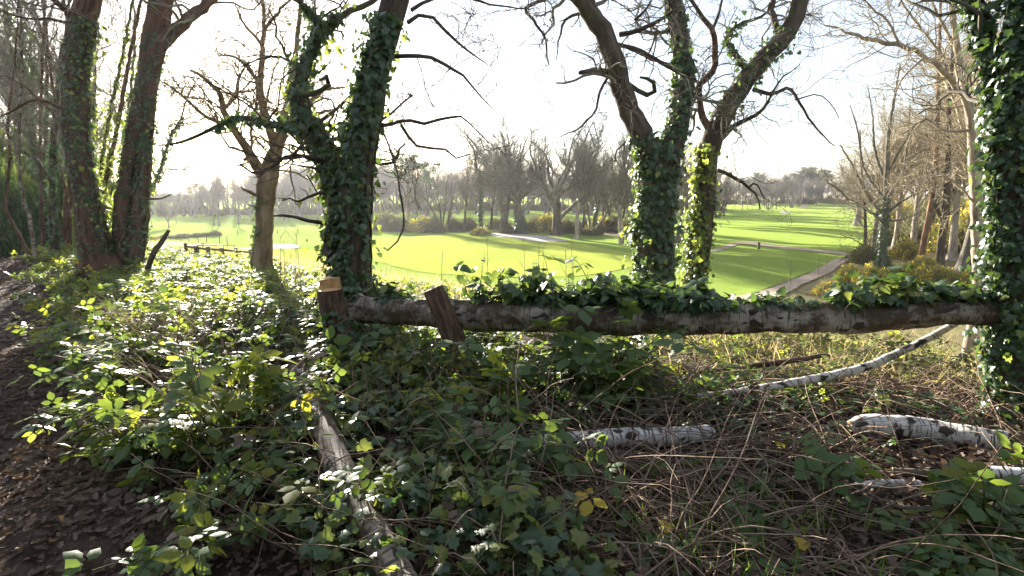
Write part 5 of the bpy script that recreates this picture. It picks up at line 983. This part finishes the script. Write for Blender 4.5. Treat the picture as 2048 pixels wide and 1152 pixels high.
for a in [('sunlit yellow-green bramble spray left of the fallen sunlit trunk', 530, 905, 3.0, .52, 3, 8, .15, ('bramble_sun', 'bramble_sun', 'bramble')), ('bramble arching with bright leaves below the sunlit spray', 440, 960, 2.75, .42, 3, 7, .14, ('bramble', 'bramble_sun')),
          ('small bramble at the lower end of the bank by the path', 330, 1010, 2.7, .32, 3, 7, .12, ('bramble', 'bramble_sun')), ('large-leaved bramble shoot in front of the log middle', 1130, 960, 3.3, .95, 3, 8, .17, ('bramble',), True), ('bramble shoot with broad leaves left of the log middle', 1000, 930, 3.25, .58, 3, 8, .17, ('bramble', 'bramble', 'bramble_sun'), True),
          ('bramble shoot over the log below the ivy spray', 1200, 950, 3.35, .9, 2, 8, .16, ('bramble',), True), ('bramble with two lit yellow leaves near the bottom edge', 1170, 1130, 2.15, .2, 2, 4, .11, ('yellow_leaf', 'bramble')), ('grey-green bramble left of the bottom grass', 1000, 1060, 2.35, .3, 3, 6, .13, ('bramble',)),
          ('bramble in the dead stems below the hidden birch log', 1100, 1000, 2.5, .3, 3, 6, .13, ('bramble',)), ('bramble beside the thin broken birch piece', 1640, 1040, 2.5, .28, 3, 6, .12, ('bramble',)), ('bramble growing up in front of the edge log', 1880, 1080, 2.3, .26, 3, 8, .12, ('bramble', 'bramble_sun')),
          ('bramble in the corner below the edge log', 1960, 1120, 2.2, .3, 3, 8, .12, ('bramble',)), ('pale-leaved bramble at the foot of the cut stump', 680, 800, 3.75, .42, 3, 8, .16, ('bramble',)), ('bramble at the foot of the leaning stub', 830, 830, 3.7, .45, 3, 8, .14, ('bramble', 'bramble_sun')),
          ('low bramble right of the sunlit trunk', 880, 960, 2.8, .28, 3, 7, .13, ('bramble',)), ('yellowing bramble shoot at the bottom beside the sunlit trunk', 590, 1130, 2.15, .24, 3, 5, .1, ('bramble_sun', 'bramble')), ('leafy bramble on the bank under the twin stems', 300, 660, 5.6, .5, 4, 8, .15, ('bramble_sun', 'bramble')), ('bramble shoots with yellow leaves high on the bank', 420, 700, 5.0, .5, 4, 8, .15, ('bramble_sun', 'bramble', 'bramble_sun', 'yellow_leaf', 'bramble')),
          ('bramble leaning over the path edge', 190, 740, 4.6, .42, 4, 8, .14, ('bramble', 'bramble_sun'))]:
    spray(*a)
for lab, px, py in [('single yellow leaf among dead stems right of the middle', 1550, 925), ('yellow leaf caught under the large-leaved bramble', 1320, 1100), ('yellow leaf low in the brambles by the edge log', 1866, 995), ('ochre leaf on the ground by the bottom grass', 1590, 1135)]:
    p = G(px, py) + np.array([0, 0, .12]); b = Buf(); scatter(b, T_HEART, p[None], frames(np.array([[0, -.5, 1.]]), np.array([[.8, .2, -.1]])), .07); q = G(px, py); tubes(b, np.stack([q, (p + q) / 2 + .01, p]), np.array([.002, .0017, .0014]), 4); tag(b.obj('yellow_leaf', 'yellow_leaf'), lab, 'leaf')
# thin dry shoots standing behind the log
for i, (px, top, w) in enumerate(sorted([(552, 470, 3), (575, 480, 2), (588, 462, 2), (602, 490, 2), (970, 475, 2), (1052, 485, 3), (1080, 490, 2), (1090, 492, 3), (1130, 500, 2), (880, 505, 3), (1145, 470, 2), (1590, 520, 2), (1640, 515, 3), (1660, 510, 2)])):
    Y = 5.2 + .1 * i % 1.3; c = at(px, 600, Y); gz = float(H(c[0], c[1])); tp = at(px + rng.uniform(-8, 8), top, Y); P = spline(np.array([[c[0], c[1], gz - .03], (np.array([c[0], c[1], gz]) + tp) / 2 + rvec(1, .02)[0], tp]), 12); R = np.linspace(.006, .002, 12)
    b = Buf(); tubes(b, P, R, 5); crown_levels(b, P[None], R[None], [dict(n=9, t0=.3, ang=(25, 60), absL=(.1, .3), N=5, noise=.12, up=.06, rf=.5, rmin=.0016), dict(n=16, t0=.2, ang=(25, 60), lf=(.3, .6), N=4, noise=.12, up=.05, rf=.6, rmin=.0012)], (4, 3))
    tag(b.obj('dry_shoot', 'twig_pale'), '%s thin dry shoot from the left standing up behind the birch log' % ORDN[i], 'shoot', 'thin dry shoots behind the birch log')

# ------------------------------------------------------------------ haze
hz = Buf(); x0, x1, y0, y1, z0, z1 = -640, 640, -70, 790, -8, 30
hz.add([(x0, y0, z0), (x1, y0, z0), (x1, y1, z0), (x0, y1, z0), (x0, y0, z1), (x1, y0, z1), (x1, y1, z1), (x0, y1, z1)], [(3, 2, 1, 0), (4, 5, 6, 7), (0, 1, 5, 4), (1, 2, 6, 5), (2, 3, 7, 6), (3, 0, 4, 7)])
m, t, o = newmat('haze'); pv = t.nodes.new('ShaderNodeVolumePrincipled'); pv.inputs['Color'].default_value = (.95, .96, 1, 1); pv.inputs['Density'].default_value = .00033; pv.inputs['Anisotropy'].default_value = .55; t.links.new(pv.outputs[0], o.inputs['Volume'])
tag(hz.obj('haze', m, smooth=False, attr=False), 'thin sunlit haze over the golf course', 'haze', kind='stuff')
